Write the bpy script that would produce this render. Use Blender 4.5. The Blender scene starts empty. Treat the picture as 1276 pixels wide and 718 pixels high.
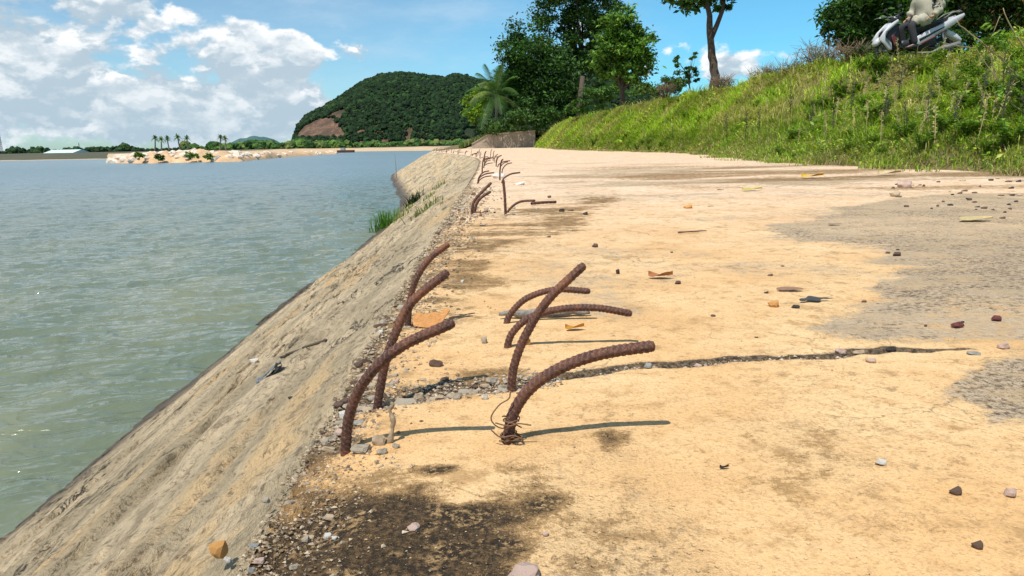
import bpy, math, random
import numpy as np
from mathutils import Matrix, Vector, Euler

random.seed(7)
RNG = np.random.default_rng(11)
S = bpy.context.scene
COL = S.collection

# ------------------------------------------------------------------ camera
F = 921.6; CX = 638.0; CY = 359.0          # photograph's pixels
CAMH = 0.40
PITCH = math.radians(11.08); ROLL = math.radians(-1.1)
cam_d = bpy.data.cameras.new('camera'); cam = bpy.data.objects.new('camera', cam_d); COL.objects.link(cam)
cam_d.lens = 26.0; cam_d.sensor_width = 36.0; cam_d.clip_start = 0.02; cam_d.clip_end = 9000
CM = Matrix.Translation((0, 0, CAMH)) @ Matrix.Rotation(math.pi/2 - PITCH, 4, 'X') @ Matrix.Rotation(ROLL, 4, 'Z')
cam.matrix_world = CM
S.camera = cam
cam_d.dof.use_dof = False

# ------------------------------------------------------------------ world
SUNV = Vector((-0.27, -0.43, 1.0)).normalized()
SUN_EL = math.asin(SUNV.z); SUN_AZ = math.atan2(SUNV.x, SUNV.y) % (2*math.pi)
W = bpy.data.worlds.new('World'); S.world = W; W.use_nodes = True
S.view_settings.view_transform = 'Standard'; S.view_settings.look = 'None'
S.view_settings.gamma = 1.0; S.view_settings.use_curve_mapping = False
S.view_settings.exposure = 0.22
sun_d = bpy.data.lights.new('sun', 'SUN'); sun = bpy.data.objects.new('sun', sun_d); COL.objects.link(sun)
sun_d.energy = 4.4; sun_d.angle = math.radians(0.55); sun_d.color = (1.0, 0.955, 0.88)
sun.rotation_euler = SUNV.to_track_quat('Z', 'Y').to_euler(); sun.location = (0, 0, 30)

class NT:
    """tiny node-graph writer"""
    def __init__(s, tree): s.t = tree; s.n = tree.nodes; s.l = tree.links
    def new(s, t, **kw):
        n = s.n.new(t)
        for k, v in kw.items(): setattr(n, k, v)
        return n
    def put(s, sock, v):
        if v is None: return
        if isinstance(v, bpy.types.NodeSocket): s.l.new(v, sock)
        else:
            if hasattr(sock.default_value, '__len__') and not hasattr(v, '__len__'): v = [v]*len(sock.default_value)
            if hasattr(v, '__len__') and len(sock.default_value) == 4 and len(v) == 3: v = (*v, 1)
            sock.default_value = v
    def m(s, op, a, b=None, c=None, clamp=False):
        n = s.new('ShaderNodeMath', operation=op, use_clamp=clamp)
        s.put(n.inputs[0], a); s.put(n.inputs[1], b); s.put(n.inputs[2], c)
        return n.outputs[0]
    def vm(s, op, a, b=None):
        n = s.new('ShaderNodeVectorMath', operation=op); s.put(n.inputs[0], a); s.put(n.inputs[1], b); return n.outputs[0]
    def ss(s, x, a, b, lo=0.0, hi=1.0):
        n = s.new('ShaderNodeMapRange', interpolation_type='SMOOTHSTEP')
        s.put(n.inputs[0], x); s.put(n.inputs[1], a); s.put(n.inputs[2], b); s.put(n.inputs[3], lo); s.put(n.inputs[4], hi)
        return n.outputs[0]
    def mix(s, f, a, b, mode='MIX'):
        n = s.new('ShaderNodeMix', data_type='RGBA', blend_type=mode)
        s.put(n.inputs[0], f); s.put(n.inputs[6], a); s.put(n.inputs[7], b); return n.outputs[2]
    def noise(s, vec, scale, det=4, rough=.55, dist=0.0, out=0):
        n = s.new('ShaderNodeTexNoise'); s.put(n.inputs['Vector'], vec)
        s.put(n.inputs['Scale'], scale); s.put(n.inputs['Detail'], det); s.put(n.inputs['Roughness'], rough)
        s.put(n.inputs['Distortion'], dist); return n.outputs[out]
    def vor(s, vec, scale, feature='F1', out='Distance'):
        n = s.new('ShaderNodeTexVoronoi', feature=feature); s.put(n.inputs['Vector'], vec); s.put(n.inputs['Scale'], scale)
        return n.outputs[out]
    def comb(s, x, y, z):
        n = s.new('ShaderNodeCombineXYZ'); s.put(n.inputs[0], x); s.put(n.inputs[1], y); s.put(n.inputs[2], z); return n.outputs[0]
    def sep(s, v):
        n = s.new('ShaderNodeSeparateXYZ'); s.put(n.inputs[0], v); return n.outputs
    def bump(s, h, strength=.5, dist=.01, normal=None):
        n = s.new('ShaderNodeBump'); s.put(n.inputs['Strength'], strength); s.put(n.inputs['Distance'], dist)
        s.put(n.inputs['Height'], h)
        if normal is not None: s.put(n.inputs['Normal'], normal)
        return n.outputs[0]

g = NT(W.node_tree); g.n.clear()
out = g.new('ShaderNodeOutputWorld'); bg = g.new('ShaderNodeBackground')
bg.inputs['Strength'].default_value = 0.10
sky = g.new('ShaderNodeTexSky', sky_type='NISHITA'); sky.sun_disc = False
sky.sun_elevation = SUN_EL; sky.sun_rotation = SUN_AZ; sky.air_density = 1.0; sky.dust_density = 0.4; sky.ozone_density = 1.6
tc = g.new('ShaderNodeTexCoord')
D = tc.outputs['Generated']
dx, dy, dz = g.sep(D)
az = g.m('ARCTAN2', dx, dy)
el = g.m('ARCSINE', dz)
# deep tropical blue over the low sky
skyc = g.mix(g.ss(el, 0.0, 0.30), g.mix(1.0, sky.outputs[0], (0.68, 1.02, 1.20), 'MULTIPLY'), g.mix(1.0, sky.outputs[0], (1.0, 1.12, 1.08), 'MULTIPLY'))
skyc = g.mix(g.ss(az, -0.35, 0.30), skyc, g.mix(1.0, skyc, (0.62, 1.04, 1.16), 'MULTIPLY'))
# cumulus field in (azimuth, elevation)
wob = g.noise(g.comb(az, el, 0.3), 14.0, 3, .5, 0, 1)
def cl_noise(oa, oe):
    p = g.comb(g.m('ADD', az, oa), g.m('MULTIPLY', g.m('ADD', el, oe), 1.55), 1.7)
    p2 = g.vm('ADD', p, g.vm('MULTIPLY', g.vm('SUBTRACT', wob, (.5, .5, .5)), (.03, .03, 0)))
    big = g.noise(p2, 9.0, 8, .58)
    puff = g.vor(p2, 42.0, 'SMOOTH_F1')
    big = g.m('MULTIPLY_ADD', big, 1.55, -.275)
    return g.m('SUBTRACT', big, g.m('MULTIPLY', puff, 0.15))
n0 = cl_noise(0, 0); n1 = cl_noise(-0.012, 0.022)
def blob(u, v, ru, rv, amp):
    a0 = math.atan((u-CX)/F); e0 = math.atan((178.5 + (CX-u)*.0192 - v)/F)
    a = g.m('DIVIDE', g.m('SUBTRACT', az, a0), ru/F); e = g.m('DIVIDE', g.m('SUBTRACT', el, e0), rv/F)
    d = g.m('SQRT', g.m('ADD', g.m('MULTIPLY', a, a), g.m('MULTIPLY', e, e)))
    return g.ss(d, 1.0, 0.15, 0.0, amp)
cov = None
for b in ((90, 125, 440, 125, .26), (60, 150, 330, 60, .14), (310, 150, 200, 75, .20), (325, 78, 46, 66, .34), (384, 76, 40, 34, .44), (205, 15, 120, 60, .26), (20, 110, 120, 80, .25),
          (470, 75, 60, 18, .16), (300, 150, 190, 60, .22), (-300, 90, 420, 150, .25), (910, 92, 50, 26, .23), (800, 92, 30, 26, .21),
          (1050, -60, 300, 60, .05), (620, -200, 500, 120, .05), (1700, 60, 500, 150, .2), (960, 8, 60, 12, .07)):
    t = blob(*b); cov = t if cov is None else g.m('ADD', cov, t)
back = g.ss(g.m('ABSOLUTE', az), 1.0, 1.6, 0, .13)
cov = g.m('ADD', cov, back)
dens = g.ss(g.m('ADD', n0, cov), 0.62, 0.75)
n2_ = cl_noise(-0.004, 0.008)
lit = g.m('ADD', g.m('MULTIPLY', g.ss(g.m('SUBTRACT', n0, n1), -0.06, 0.09), .6), g.m('MULTIPLY', g.ss(g.m('SUBTRACT', n0, n2_), -0.045, 0.055), .4))
lit = g.m('MULTIPLY', lit, g.ss(g.noise(g.comb(az, g.m('MULTIPLY', el, 1.7), 7.7), 26.0, 7, .62), .34, .60, .25, 1.25))
core = g.ss(g.m('ADD', n0, cov), 0.70, 1.05)
# flat grey bases, white tops
shade = g.m('MULTIPLY', lit, g.m('SUBTRACT', 1.0, g.m('MULTIPLY', core, 0.42)))
low = g.ss(el, 0.10, 0.0)
cloudc = g.mix(shade, (4.3, 5.3, 6.1), (9.4, 9.5, 9.5))
cloudc = g.mix(g.m('MULTIPLY', low, .45), cloudc, (3.6, 4.9, 6.0))
veil = g.m('MULTIPLY', g.ss(g.noise(g.comb(az, g.m('MULTIPLY', el, 3.2), 4.4), 5.0, 6, .6), 0.42, 0.78),
           g.ss(az, 0.45, -0.15, .12, .55))
skyc = g.mix(veil, skyc, (5.2, 6.6, 7.8))
skyc = g.mix(g.m('MULTIPLY', dens, .96), skyc, cloudc)
g.put(bg.inputs['Color'], skyc)
g.l.new(bg.outputs[0], out.inputs[0])
W.cycles.sampling_method = 'MANUAL'; W.cycles.sample_map_resolution = 1024

# ------------------------------------------------------------------ helpers
def ray(u, v):
    d = CM.to_3x3() @ Vector(((u-CX)/F, -(v-CY)/F, -1)); return d
def P(u, v, Y):
    d = ray(u, v); t = Y/d.y; return Vector((d.x*t, Y, CAMH + d.z*t))
def G(u, v, z=0.0):
    d = ray(u, v); t = (z-CAMH)/d.z; return Vector((d.x*t, d.y*t, z))
WATER = -1.40

def tag(o, label=None, cat=None, group=None, kind=None):
    if label: o['label'] = label
    if cat: o['category'] = cat
    if group: o['group'] = group
    if kind: o['kind'] = kind
    return o
def empty(name, loc=(0, 0, 0), rz=0, **kw):
    o = bpy.data.objects.new(name, None); COL.objects.link(o); o.location = loc; o.rotation_euler = (0, 0, rz)
    o.empty_display_size = .1
    return tag(o, **kw)
def mesh_np(name, V, Fs, mat=None, parent=None, smooth=True, attrs=None):
    """V (n,3) array, Fs: (m,k) array or list of arrays"""
    if not isinstance(Fs, list): Fs = [Fs]
    me = bpy.data.meshes.new(name)
    V = np.asarray(V, np.float32)
    me.vertices.add(len(V)); me.vertices.foreach_set('co', V.ravel())
    idx = np.concatenate([np.asarray(f, np.int32).ravel() for f in Fs])
    tot = np.concatenate([np.full(len(f), np.asarray(f).shape[1], np.int32) for f in Fs])
    st = np.concatenate([[0], np.cumsum(tot)[:-1]]).astype(np.int32)
    me.loops.add(len(idx)); me.loops.foreach_set('vertex_index', idx)
    me.polygons.add(len(tot)); me.polygons.foreach_set('loop_start', st); me.polygons.foreach_set('loop_total', tot)
    me.update(calc_edges=True)
    me.polygons.foreach_set('use_smooth', np.full(len(tot), smooth, bool))
    for k, a in (attrs or {}).items():
        at = me.color_attributes.new(k, 'FLOAT_COLOR', 'POINT')
        c = np.ones((len(V), 4), np.float32); a = np.asarray(a, np.float32)
        if a.ndim == 1: a = a[:, None].repeat(3, 1)
        c[:, :a.shape[1]] = a; at.data.foreach_set('color', c.ravel())
    o = bpy.data.objects.new(name, me); COL.objects.link(o)
    if mat: me.materials.append(mat)
    if parent: o.parent = parent
    return o
def copy_tree(o, parent=None):
    c = o.copy(); COL.objects.link(c)
    if parent: c.parent = parent
    for ch in list(o.children): copy_tree(ch, c)
    return c

# value noise
_T = RNG.random((256, 256)).astype(np.float32)
def vn(x, y, s=0):
    x = np.asarray(x, np.float64) + s*17.31; y = np.asarray(y, np.float64) + s*9.77
    xi = np.floor(x).astype(np.int64); yi = np.floor(y).astype(np.int64); fx = x-xi; fy = y-yi
    fx = fx*fx*(3-2*fx); fy = fy*fy*(3-2*fy)
    a = _T[xi & 255, yi & 255]; b = _T[(xi+1) & 255, yi & 255]; c = _T[xi & 255, (yi+1) & 255]; d = _T[(xi+1) & 255, (yi+1) & 255]
    return (a*(1-fx)+b*fx)*(1-fy) + (c*(1-fx)+d*fx)*fy
def fbm(x, y, o=4, s=0, r=.5):
    t = 0; a = 1; n = 0
    for i in range(o):
        t = t + a*vn(np.asarray(x)*2**i, np.asarray(y)*2**i, s+i*3); n += a; a *= r
    return t/n
def sst(x, a, b):
    t = np.clip((x-a)/(b-a), 0, 1); return t*t*(3-2*t)
def grid_faces(nr, nc):
    i = np.arange(nr-1)[:, None]*nc + np.arange(nc-1)[None, :]
    return np.stack([i, i+1, i+nc+1, i+nc], -1).reshape(-1, 4)

def mat(name, col=(.5, .5, .5), rough=.7, metal=0.0, vary=.12, vscale=30, bump=.0, bscale=80, spec=.4, attr=None, trans=0.0, detail=5):
    m = bpy.data.materials.new(name); m.use_nodes = True; t = NT(m.node_tree); b = t.n['Principled BSDF']
    b.inputs['Roughness'].default_value = rough; b.inputs['Metallic'].default_value = metal
    b.inputs['Specular IOR Level'].default_value = spec
    co = t.new('ShaderNodeTexCoord').outputs['Object']
    n = t.noise(co, vscale, detail, .6)
    base = col
    if attr:
        a = t.new('ShaderNodeVertexColor', layer_name=attr); base = a.outputs[0]
    c = t.mix(n, t.mix(1.0, base, (1-vary*2,)*3, 'MULTIPLY'), t.mix(1.0, base, (1+vary*2,)*3, 'MULTIPLY'))
    t.put(b.inputs['Base Color'], c)
    if bump: t.put(b.inputs['Normal'], t.bump(t.noise(co, bscale, 6, .65), bump, 1.0/bscale))
    if trans:
        tr = t.new('ShaderNodeBsdfTranslucent'); t.put(tr.inputs[0], t.mix(1.0, c, (1.15, 1.25, .55), 'MULTIPLY'))
        mx = t.new('ShaderNodeMixShader'); mx.inputs[0].default_value = trans
        o = t.n['Material Output']; t.l.new(b.outputs[0], mx.inputs[1]); t.l.new(tr.outputs[0], mx.inputs[2]); t.l.new(mx.outputs[0], o.inputs[0])
    return m

# ------------------------------------------------------------------ the slab, bank
def cinterp(y, pts):
    """smooth (monotone-ish) interpolation"""
    xs = np.array([p[0] for p in pts], float); ys = np.array([p[1] for p in pts], float)
    m = np.gradient(ys, xs); y = np.clip(np.asarray(y, float), xs[0], xs[-1])
    i = np.clip(np.searchsorted(xs, y) - 1, 0, len(xs)-2); h = xs[i+1]-xs[i]; t = (y-xs[i])/h
    return (2*t**3-3*t**2+1)*ys[i] + (t**3-2*t**2+t)*h*m[i] + (-2*t**3+3*t**2)*ys[i+1] + (t**3-t**2)*h*m[i+1]
def edge_x(y):
    return cinterp(y, [(-4, -.24), (0, -.255), (1, -.285), (2, -.315), (4, -.36), (8, -.45), (14, -.60), (20, -.85), (26, -1.45), (34, -2.75), (42, -4.25), (47, -4.9), (54, -5.0), (64, -4.2), (90, -2.0)])
def toe_run(y):
    return cinterp(y, [(-4, 2.04), (2, 2.08), (5, 2.16), (8, 2.2), (12, 2.14), (20, 2.25), (30, 2.6), (42, 2.5), (90, 2.3)])
JOINT = [(330, 512), (420, 500), (520, 491), (640, 478), (700, 471), (780, 460), (900, 452), (1030, 446), (1130, 440), (1210, 437), (1276, 430), (1700, 405)]
JG = [G(*p) for p in JOINT]; JXs = np.array([p.x for p in JG]); JYs = np.array([p.y for p in JG])
def joint_y(x): return np.interp(x, JXs, JYs) + (fbm(np.asarray(x)*14, np.asarray(x)*0+3, 3)-.5)*.035
JEND = G(1215, 438).x
def slab_z(x, y, masks=None):
    x = np.asarray(x, float); y = np.asarray(y, float)
    z = (fbm(x*1.3, y*1.1, 3, 1)-.5)*.018 + (fbm(x*9, y*9, 3, 2)-.5)*.004
    near = 1-sst(y, 5, 14)
    z = z + near*((fbm(x*45, y*45, 3, 5)-.5)*.0022)
    # joint: crumbled groove, wider on the left
    jy = joint_y(x); d = np.abs(y-jy) + .05*sst(x, JEND-.12, JEND+.05); w = .012 + .034*sst(x, .12, -.2) + .018*(fbm(x*9, x*0, 4, 3)-.45)
    gmask = 1-sst(d, w*.35, w)
    z = z - gmask*(.0045+.0095*sst(x, .22, .02))*(1+.5*(fbm(x*70, y*70, 3, 8)-.5))
    # crumbled shoulder along the slope
    e = x-edge_x(y); wob = (fbm(x*10, y*10, 4, 9)-.5)*.10
    sh = 1-sst(e+wob*.8, .0, .10)
    z = z - sh*.020 + sh*near*(fbm(x*38, y*38, 4, 12)-.5)*.022
    if masks is not None: z = z - near*(masks[1]*(1-sst(y, 1.2, 3.0)*.9)*(.0016+.003*(fbm(x*60, y*60, 3, 33)-.4)) + masks[0]*.003*(fbm(x*55, y*55, 3, 34)-.3) + masks[2]*(.0025+.010*sst(x, .25, .0))*(fbm(x*36, y*36, 4, 35)-.5))
    return z
def poly_sdf(px, py, poly):
    d = np.full(px.shape, 1e9); s = np.ones(px.shape); n = len(poly)
    for i in range(n):
        ax, ay = poly[i]; bx, by = poly[i-1]
        ex, ey = bx-ax, by-ay; wx, wy = px-ax, py-ay
        t = np.clip((wx*ex+wy*ey)/(ex*ex+ey*ey), 0, 1); qx, qy = wx-ex*t, wy-ey*t
        d = np.minimum(d, qx*qx+qy*qy)
        c1 = py >= ay; c2 = py < by; c3 = ex*wy > ey*wx
        flip = (c1 & c2 & c3) | (~c1 & ~c2 & ~c3); s = np.where(flip, -s, s)
    return s*np.sqrt(d)
def ab(p): q = G(*p); return (q.x/q.y, math.log(q.y))
def stain(x, y, poly, soft=.05, warp=.09, ws=9, seed=0):
    a = x/np.maximum(y, .3); b = np.log(np.maximum(y, .3))
    a2 = a + (fbm(a*ws, b*ws*2, 4, seed)-.5)*warp; b2 = b + (fbm(a*ws, b*ws*2, 4, seed+5)-.5)*warp
    return 1-sst(poly_sdf(a2, b2, [ab(p) for p in poly]), -soft, soft)
def slab_masks(x, y):
    moss = stain(x, y, [(372, 592), (450, 606), (520, 600), (575, 632), (650, 606), (668, 640), (640, 668), (690, 740), (180, 760), (300, 660), (340, 610)], .085, .17, 10, 1)
    moss = np.maximum(moss, .75*stain(x, y, [(505, 588), (520, 582), (565, 583), (570, 590), (530, 594)], .012, .03, 30, 2))
    moss = np.maximum(moss, .65*stain(x, y, [(735, 540), (780, 540), (790, 556), (750, 562)], .02, .05, 20, 3))
    moss = np.maximum(moss, .28*stain(x, y, [(650, 600), (800, 640), (860, 730), (640, 730)], .10, .2, 10, 4))
    moss = np.maximum(moss, .42*stain(x, y, [(380, 560), (430, 560), (420, 620), (350, 620)], .05, .12, 12, 14))
    moss = np.maximum(moss, .22*stain(x, y, [(930, 530), (1060, 540), (1080, 580), (1000, 640), (920, 590)], .06, .16, 12, 6))
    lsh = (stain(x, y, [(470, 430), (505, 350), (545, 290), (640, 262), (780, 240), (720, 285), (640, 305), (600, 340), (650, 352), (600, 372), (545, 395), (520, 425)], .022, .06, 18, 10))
    farb = stain(x, y, [(760, 208), (1400, 200), (1600, 236), (1200, 236), (900, 238), (700, 225)], .10, .2, 8, 71)
    moss = np.maximum(moss, .50*farb*sst(fbm(x/np.maximum(y,.3)*6, np.log(np.maximum(y,.3))*13, 5, 73), .34, .66))
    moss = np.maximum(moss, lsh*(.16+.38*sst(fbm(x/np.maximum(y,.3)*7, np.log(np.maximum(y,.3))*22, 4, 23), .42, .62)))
    moss = np.maximum(moss, .5*stain(x, y, [(560, 462), (640, 458), (650, 472), (570, 478)], .02, .05, 20, 7))
    worn = stain(x, y, [(1330, 238), (1130, 246), (1000, 270), (955, 290), (1010, 302), (1085, 305), (1125, 335), (1080, 352), (1095, 378), (1040, 400), (1010, 412), (1110, 428), (1400, 426)], .03, .11, 12, 8)
    worn = np.maximum(worn, .9*stain(x, y, [(1175, 490), (1290, 425), (1500, 440), (1500, 545), (1240, 520)], .03, .09, 14, 9))
    far = stain(x, y, [(640, 205), (1400, 196), (1600, 245), (1100, 243), (760, 250), (700, 236)], .15, .3, 8, 11)
    b = np.log(np.maximum(y, .3)); a = x/np.maximum(y, .3)
    streak = sst(fbm(a*5, b*14, 5, 13), .38, .64)
    worn = np.maximum(worn, .85*far*streak)
    worn = np.maximum(worn, .42*sst(fbm(x*2.4, y*2.0, 5, 15), .52, .68))
    worn = worn*(.72+.5*sst(fbm(x*3.1, y*2.6, 5, 44), .35, .6))
    jy = joint_y(x); w = .018+.060*sst(x, .12, -.15) + .045*(fbm(x*5, x*0, 4, 19)-.45); jm = (1-sst(np.abs(y-jy-.006), w*.3, w*1.15))*(1-sst(x, JEND-.10, JEND+.08))*np.where(x > .3, 1.15, .95)
    e = x-edge_x(y); shoulder = 1-sst(e+(fbm(x*12, y*12, 4, 16)-.5)*.13, .0, .11)
    return moss, worn, np.maximum(jm*(.55+.6*(fbm(x*20, y*20, 3, 17))), shoulder*.75)

m_slab = bpy.data.materials.new('sandy_concrete'); m_slab.use_nodes = True
t = NT(m_slab.node_tree); b = t.n['Principled BSDF']
co = t.new('ShaderNodeTexCoord').outputs['Object']
vc = t.new('ShaderNodeVertexColor', layer_name='mask'); mo, wo, jo = t.sep(vc.outputs[0])
n1 = t.noise(co, 2.3, 6, .6); n2 = t.noise(co, 18, 6, .65); n3 = t.noise(co, 120, 4, .7); n4 = t.noise(co, 420, 3, .7)
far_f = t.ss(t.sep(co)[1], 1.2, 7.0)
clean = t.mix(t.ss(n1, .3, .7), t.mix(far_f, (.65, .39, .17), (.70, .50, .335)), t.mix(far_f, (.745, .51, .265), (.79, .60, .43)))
clean = t.mix(t.m('MULTIPLY', t.ss(n2, .48, .66), .62), clean, (.56, .33, .14))
clean = t.mix(t.m('MULTIPLY', t.ss(t.noise(co, 8.0, 8, .7), .54, .66), .75), clean, (.36, .21, .085))
clean = t.mix(t.m('MULTIPLY', t.ss(n3, .54, .70), .7), clean, (.36, .21, .09))
clean = t.mix(t.m('MULTIPLY', t.ss(n4, .60, .75), .35), clean, (.80, .66, .44))
clean = t.mix(t.m('MULTIPLY', t.ss(t.noise(co, 230, 5, .75), .50, .60), .40), clean, (.30, .175, .075))
clean = t.mix(t.m('MULTIPLY', t.m('MULTIPLY', t.ss(t.noise(co, 34, 7, .75), .53, .64), t.ss(t.noise(co, 2.7, 4, .6), .42, .62)), .6), clean, (.20, .125, .06))
# small dark specks, grouped
spk = t.m('MULTIPLY', t.ss(t.vor(co, 95), .16, .09), t.ss(t.noise(co, 5.5, 4, .6), .50, .66))
clean = t.mix(t.m('MULTIPLY', spk, .8), clean, (.13, .085, .045))
cw = t.vm('ADD', co, t.vm('MULTIPLY', t.noise(co, 9.0, 5, .6, 0, 1), (.10, .10, 0)))
ck = t.m('MULTIPLY', t.ss(t.vor(cw, 8.0, 'DISTANCE_TO_EDGE'), .022, .004), t.ss(t.noise(co, 2.2, 4, .6), .50, .60))
clean = t.mix(t.m('MULTIPLY', ck, t.ss(n3, .40, .58, .2, .9)), clean, (.24, .17, .09))
# hairline dark veins
vein = t.m('ABSOLUTE', t.m('SUBTRACT', t.noise(co, 6.0, 9, .72, .4), .5))
vein = t.m('MULTIPLY', t.ss(vein, .012, .0), t.ss(t.noise(co, 3.1, 3, .5), .50, .62))
clean = t.mix(t.m('MULTIPLY', vein, .55), clean, (.22, .15, .08))
n35 = t.noise(co, 75, 8, .85)
worn = t.mix(t.ss(n35, .42, .55), (.13, .085, .05), (.58, .44, .29))
worn = t.mix(t.m('MULTIPLY', t.ss(t.noise(co, 3.0, 8, .75), .47, .56), .7), worn, t.mix(n3, (.36, .26, .16), (.72, .55, .36)))
worn = t.mix(t.m('MULTIPLY', t.ss(t.noise(t.vm('MULTIPLY', co, (1, 2.2, 1)), 6.0, 9, .78), .50, .58), .75), worn, t.mix(n3, (.46, .31, .16), (.68, .49, .28)))
worn = t.mix(t.m('MULTIPLY', t.ss(n4, .58, .68), .35), worn, (.60, .50, .36))
worn = t.mix(t.m('MULTIPLY', t.ss(n2, .56, .72), .7), worn, (.62, .46, .27))
mossc = t.mix(t.ss(n3, .42, .64), (.030, .021, .012), (.16, .095, .042))
mossc = t.mix(t.m('MULTIPLY', t.ss(n2, .50, .62), t.ss(n3, .48, .60)), mossc, (.46, .29, .13))
mossc = t.mix(t.m('MULTIPLY', t.ss(n4, .63, .70), .55), mossc, (.45, .33, .20))
joc = t.mix(t.ss(n3, .36, .68), (.045, .030, .018), (.25, .175, .105))
def edge(mask, lo=.38, hi=.62, amt=.5):
    gr_ = t.m('ADD', t.m('MULTIPLY', t.m('SUBTRACT', n3, .5), 1.1), t.m('ADD', t.m('MULTIPLY', t.m('SUBTRACT', n2, .5), 1.5), t.m('MULTIPLY', t.m('SUBTRACT', n4, .5), .8)))
    return t.ss(t.m('ADD', mask, t.m('MULTIPLY', gr_, amt)), lo, hi)
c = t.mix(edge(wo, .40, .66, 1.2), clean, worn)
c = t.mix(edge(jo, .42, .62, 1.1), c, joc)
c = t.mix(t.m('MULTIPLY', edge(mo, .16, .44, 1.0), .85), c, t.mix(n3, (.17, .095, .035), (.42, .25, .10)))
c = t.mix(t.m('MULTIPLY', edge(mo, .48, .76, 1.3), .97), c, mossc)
t.put(b.inputs['Base Color'], c); b.inputs['Roughness'].default_value = .9; b.inputs['Specular IOR Level'].default_value = .25
h = t.m('ADD', t.m('MULTIPLY', n3, 1.0), t.m('MULTIPLY', n4, .45))
h = t.m('SUBTRACT', h, t.m('MULTIPLY', t.ss(t.vor(co, 70), .22, .08), .5))
h = t.m('MULTIPLY', h, t.m('ADD', .35, t.m('ADD', t.m('MULTIPLY', wo, .9), t.m('MULTIPLY', t.m('MAXIMUM', mo, jo), 1.1))))
t.put(b.inputs['Normal'], t.bump(h, 1.0, .006))

rows = np.concatenate([np.arange(-3.0, .42, .06), np.exp(np.arange(math.log(.42), math.log(92), .0062))])
NC = 440
tt = np.linspace(0, 1, NC)**1.15
Wd = np.maximum(1.9, .80*rows+1.5); Wd = np.minimum(Wd, 9.5)
X = edge_x(rows)[:, None] + tt[None, :]*Wd[:, None]; Y = np.repeat(rows[:, None], NC, 1)
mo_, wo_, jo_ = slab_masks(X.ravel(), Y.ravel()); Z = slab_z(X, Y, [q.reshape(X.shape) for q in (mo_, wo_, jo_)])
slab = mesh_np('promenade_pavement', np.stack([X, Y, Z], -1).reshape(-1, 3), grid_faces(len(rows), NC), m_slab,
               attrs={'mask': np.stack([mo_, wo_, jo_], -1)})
tag(slab, kind='structure')

# bank (sloping revetment)
m_bank = bpy.data.materials.new('bank_mortar'); m_bank.use_nodes = True
t = NT(m_bank.node_tree); b = t.n['Principled BSDF']
co = t.new('ShaderNodeTexCoord').outputs['Object']
cs = t.vm('MULTIPLY', co, (1.0, .16, 1.0)); cs = t.vm('ADD', cs, t.vm('MULTIPLY', t.noise(co, 1.6, 3, .5, 0, 1), (.25, .0, .25)))
n1 = t.noise(cs, 5.0, 7, .62); n2 = t.noise(cs, 22, 6, .65); n3 = t.noise(co, 60, 5, .7); n4 = t.noise(co, 260, 3, .7)
c = t.mix(t.ss(n1, .38, .62), (.40, .315, .195), (.62, .48, .305))
c = t.mix(t.ss(t.noise(cs, 3.2, 4, .5), .54, .64), c, (.62, .43, .225))
c = t.mix(t.m('MULTIPLY', t.ss(n2, .52, .68), .65), c, (.24, .185, .115))
c = t.mix(t.m('MULTIPLY', t.ss(n3, .50, .66), .7), c, (.12, .09, .055))
c = t.mix(t.m('MULTIPLY', t.ss(n4, .60, .72), .5), c, (.60, .52, .40))
crack = t.ss(t.m('ABSOLUTE', t.m('SUBTRACT', t.noise(cs, 4.2, 8, .7, .5), .5)), .014, .0)
crack = t.m('MULTIPLY', crack, t.ss(t.noise(co, 1.3, 3, .5), .46, .6))
c = t.mix(t.m('MULTIPLY', crack, .85), c, (.05, .038, .025))
zz = t.sep(co)[2]
wet = t.ss(t.m('ADD', zz, t.m('MULTIPLY', t.m('SUBTRACT', n2, .5), .12)), WATER+.30, WATER+.08)
c = t.mix(wet, c, t.mix(n3, (.06, .045, .028), (.15, .11, .07)))
t.put(b.inputs['Base Color'], c); t.put(b.inputs['Roughness'], t.m('SUBTRACT', .92, t.m('MULTIPLY', wet, .45))); b.inputs['Specular IOR Level'].default_value = .3
h = t.m('ADD', t.m('MULTIPLY', n2, 2.2), t.m('ADD', n3, t.m('MULTIPLY', n4, .35)))
h = t.m('SUBTRACT', h, t.m('MULTIPLY', crack, 1.5))
t.put(b.inputs['Normal'], t.bump(h, 1.0, .016))
def bank_pt(y, s):
    """s 0 at slab edge .. 1 at the waterline, beyond below water"""
    x = edge_x(y) - s*toe_run(y); z0 = slab_z(edge_x(y), y)
    z = z0*(1-np.minimum(s*4, 1)) + s*(WATER)
    dy = y
    k = np.clip(s*6, 0, 1)
    lump = (fbm(x*3.0, y*.55, 4, 21)-.5)*.13 + (fbm(x*11, y*2.2, 4, 22)-.5)*.06 + (fbm(x*30, y*14, 3, 24)-.5)*.022 + (1-sst(s, .02, .22))*(fbm(x*22, y*20, 4, 28)-.5)*.06
    cre = np.abs(fbm(x*3.4+fbm(x*2, y*2, 2, 29)*.6, y*.75, 5, 27, .62)-.5); lump = lump - .055*np.exp(-cre/.022)*sst(fbm(x*1.1, y*.8, 2, 37), .38, .58) + (fbm(x*46, y*26, 3, 38)-.5)*.018
    ledge = sst(fbm(x*5, y*.8, 4, 26), .54, .60)*.022
    return x + k*lump*.4, z + k*(lump*.75+ledge)
ss_ = np.concatenate([np.linspace(0, 1.12, 230), np.linspace(1.15, 1.5, 12)])
Yb = np.repeat(rows[:, None], len(ss_), 1); Sb = np.repeat(ss_[None, :], len(rows), 0)
Xb, Zb = bank_pt(Yb, Sb)
bank = mesh_np('revetment_bank', np.stack([Xb, Yb, Zb], -1)[:, ::-1].reshape(-1, 3), grid_faces(len(rows), len(ss_)), m_bank)
tag(bank, kind='structure')

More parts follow.
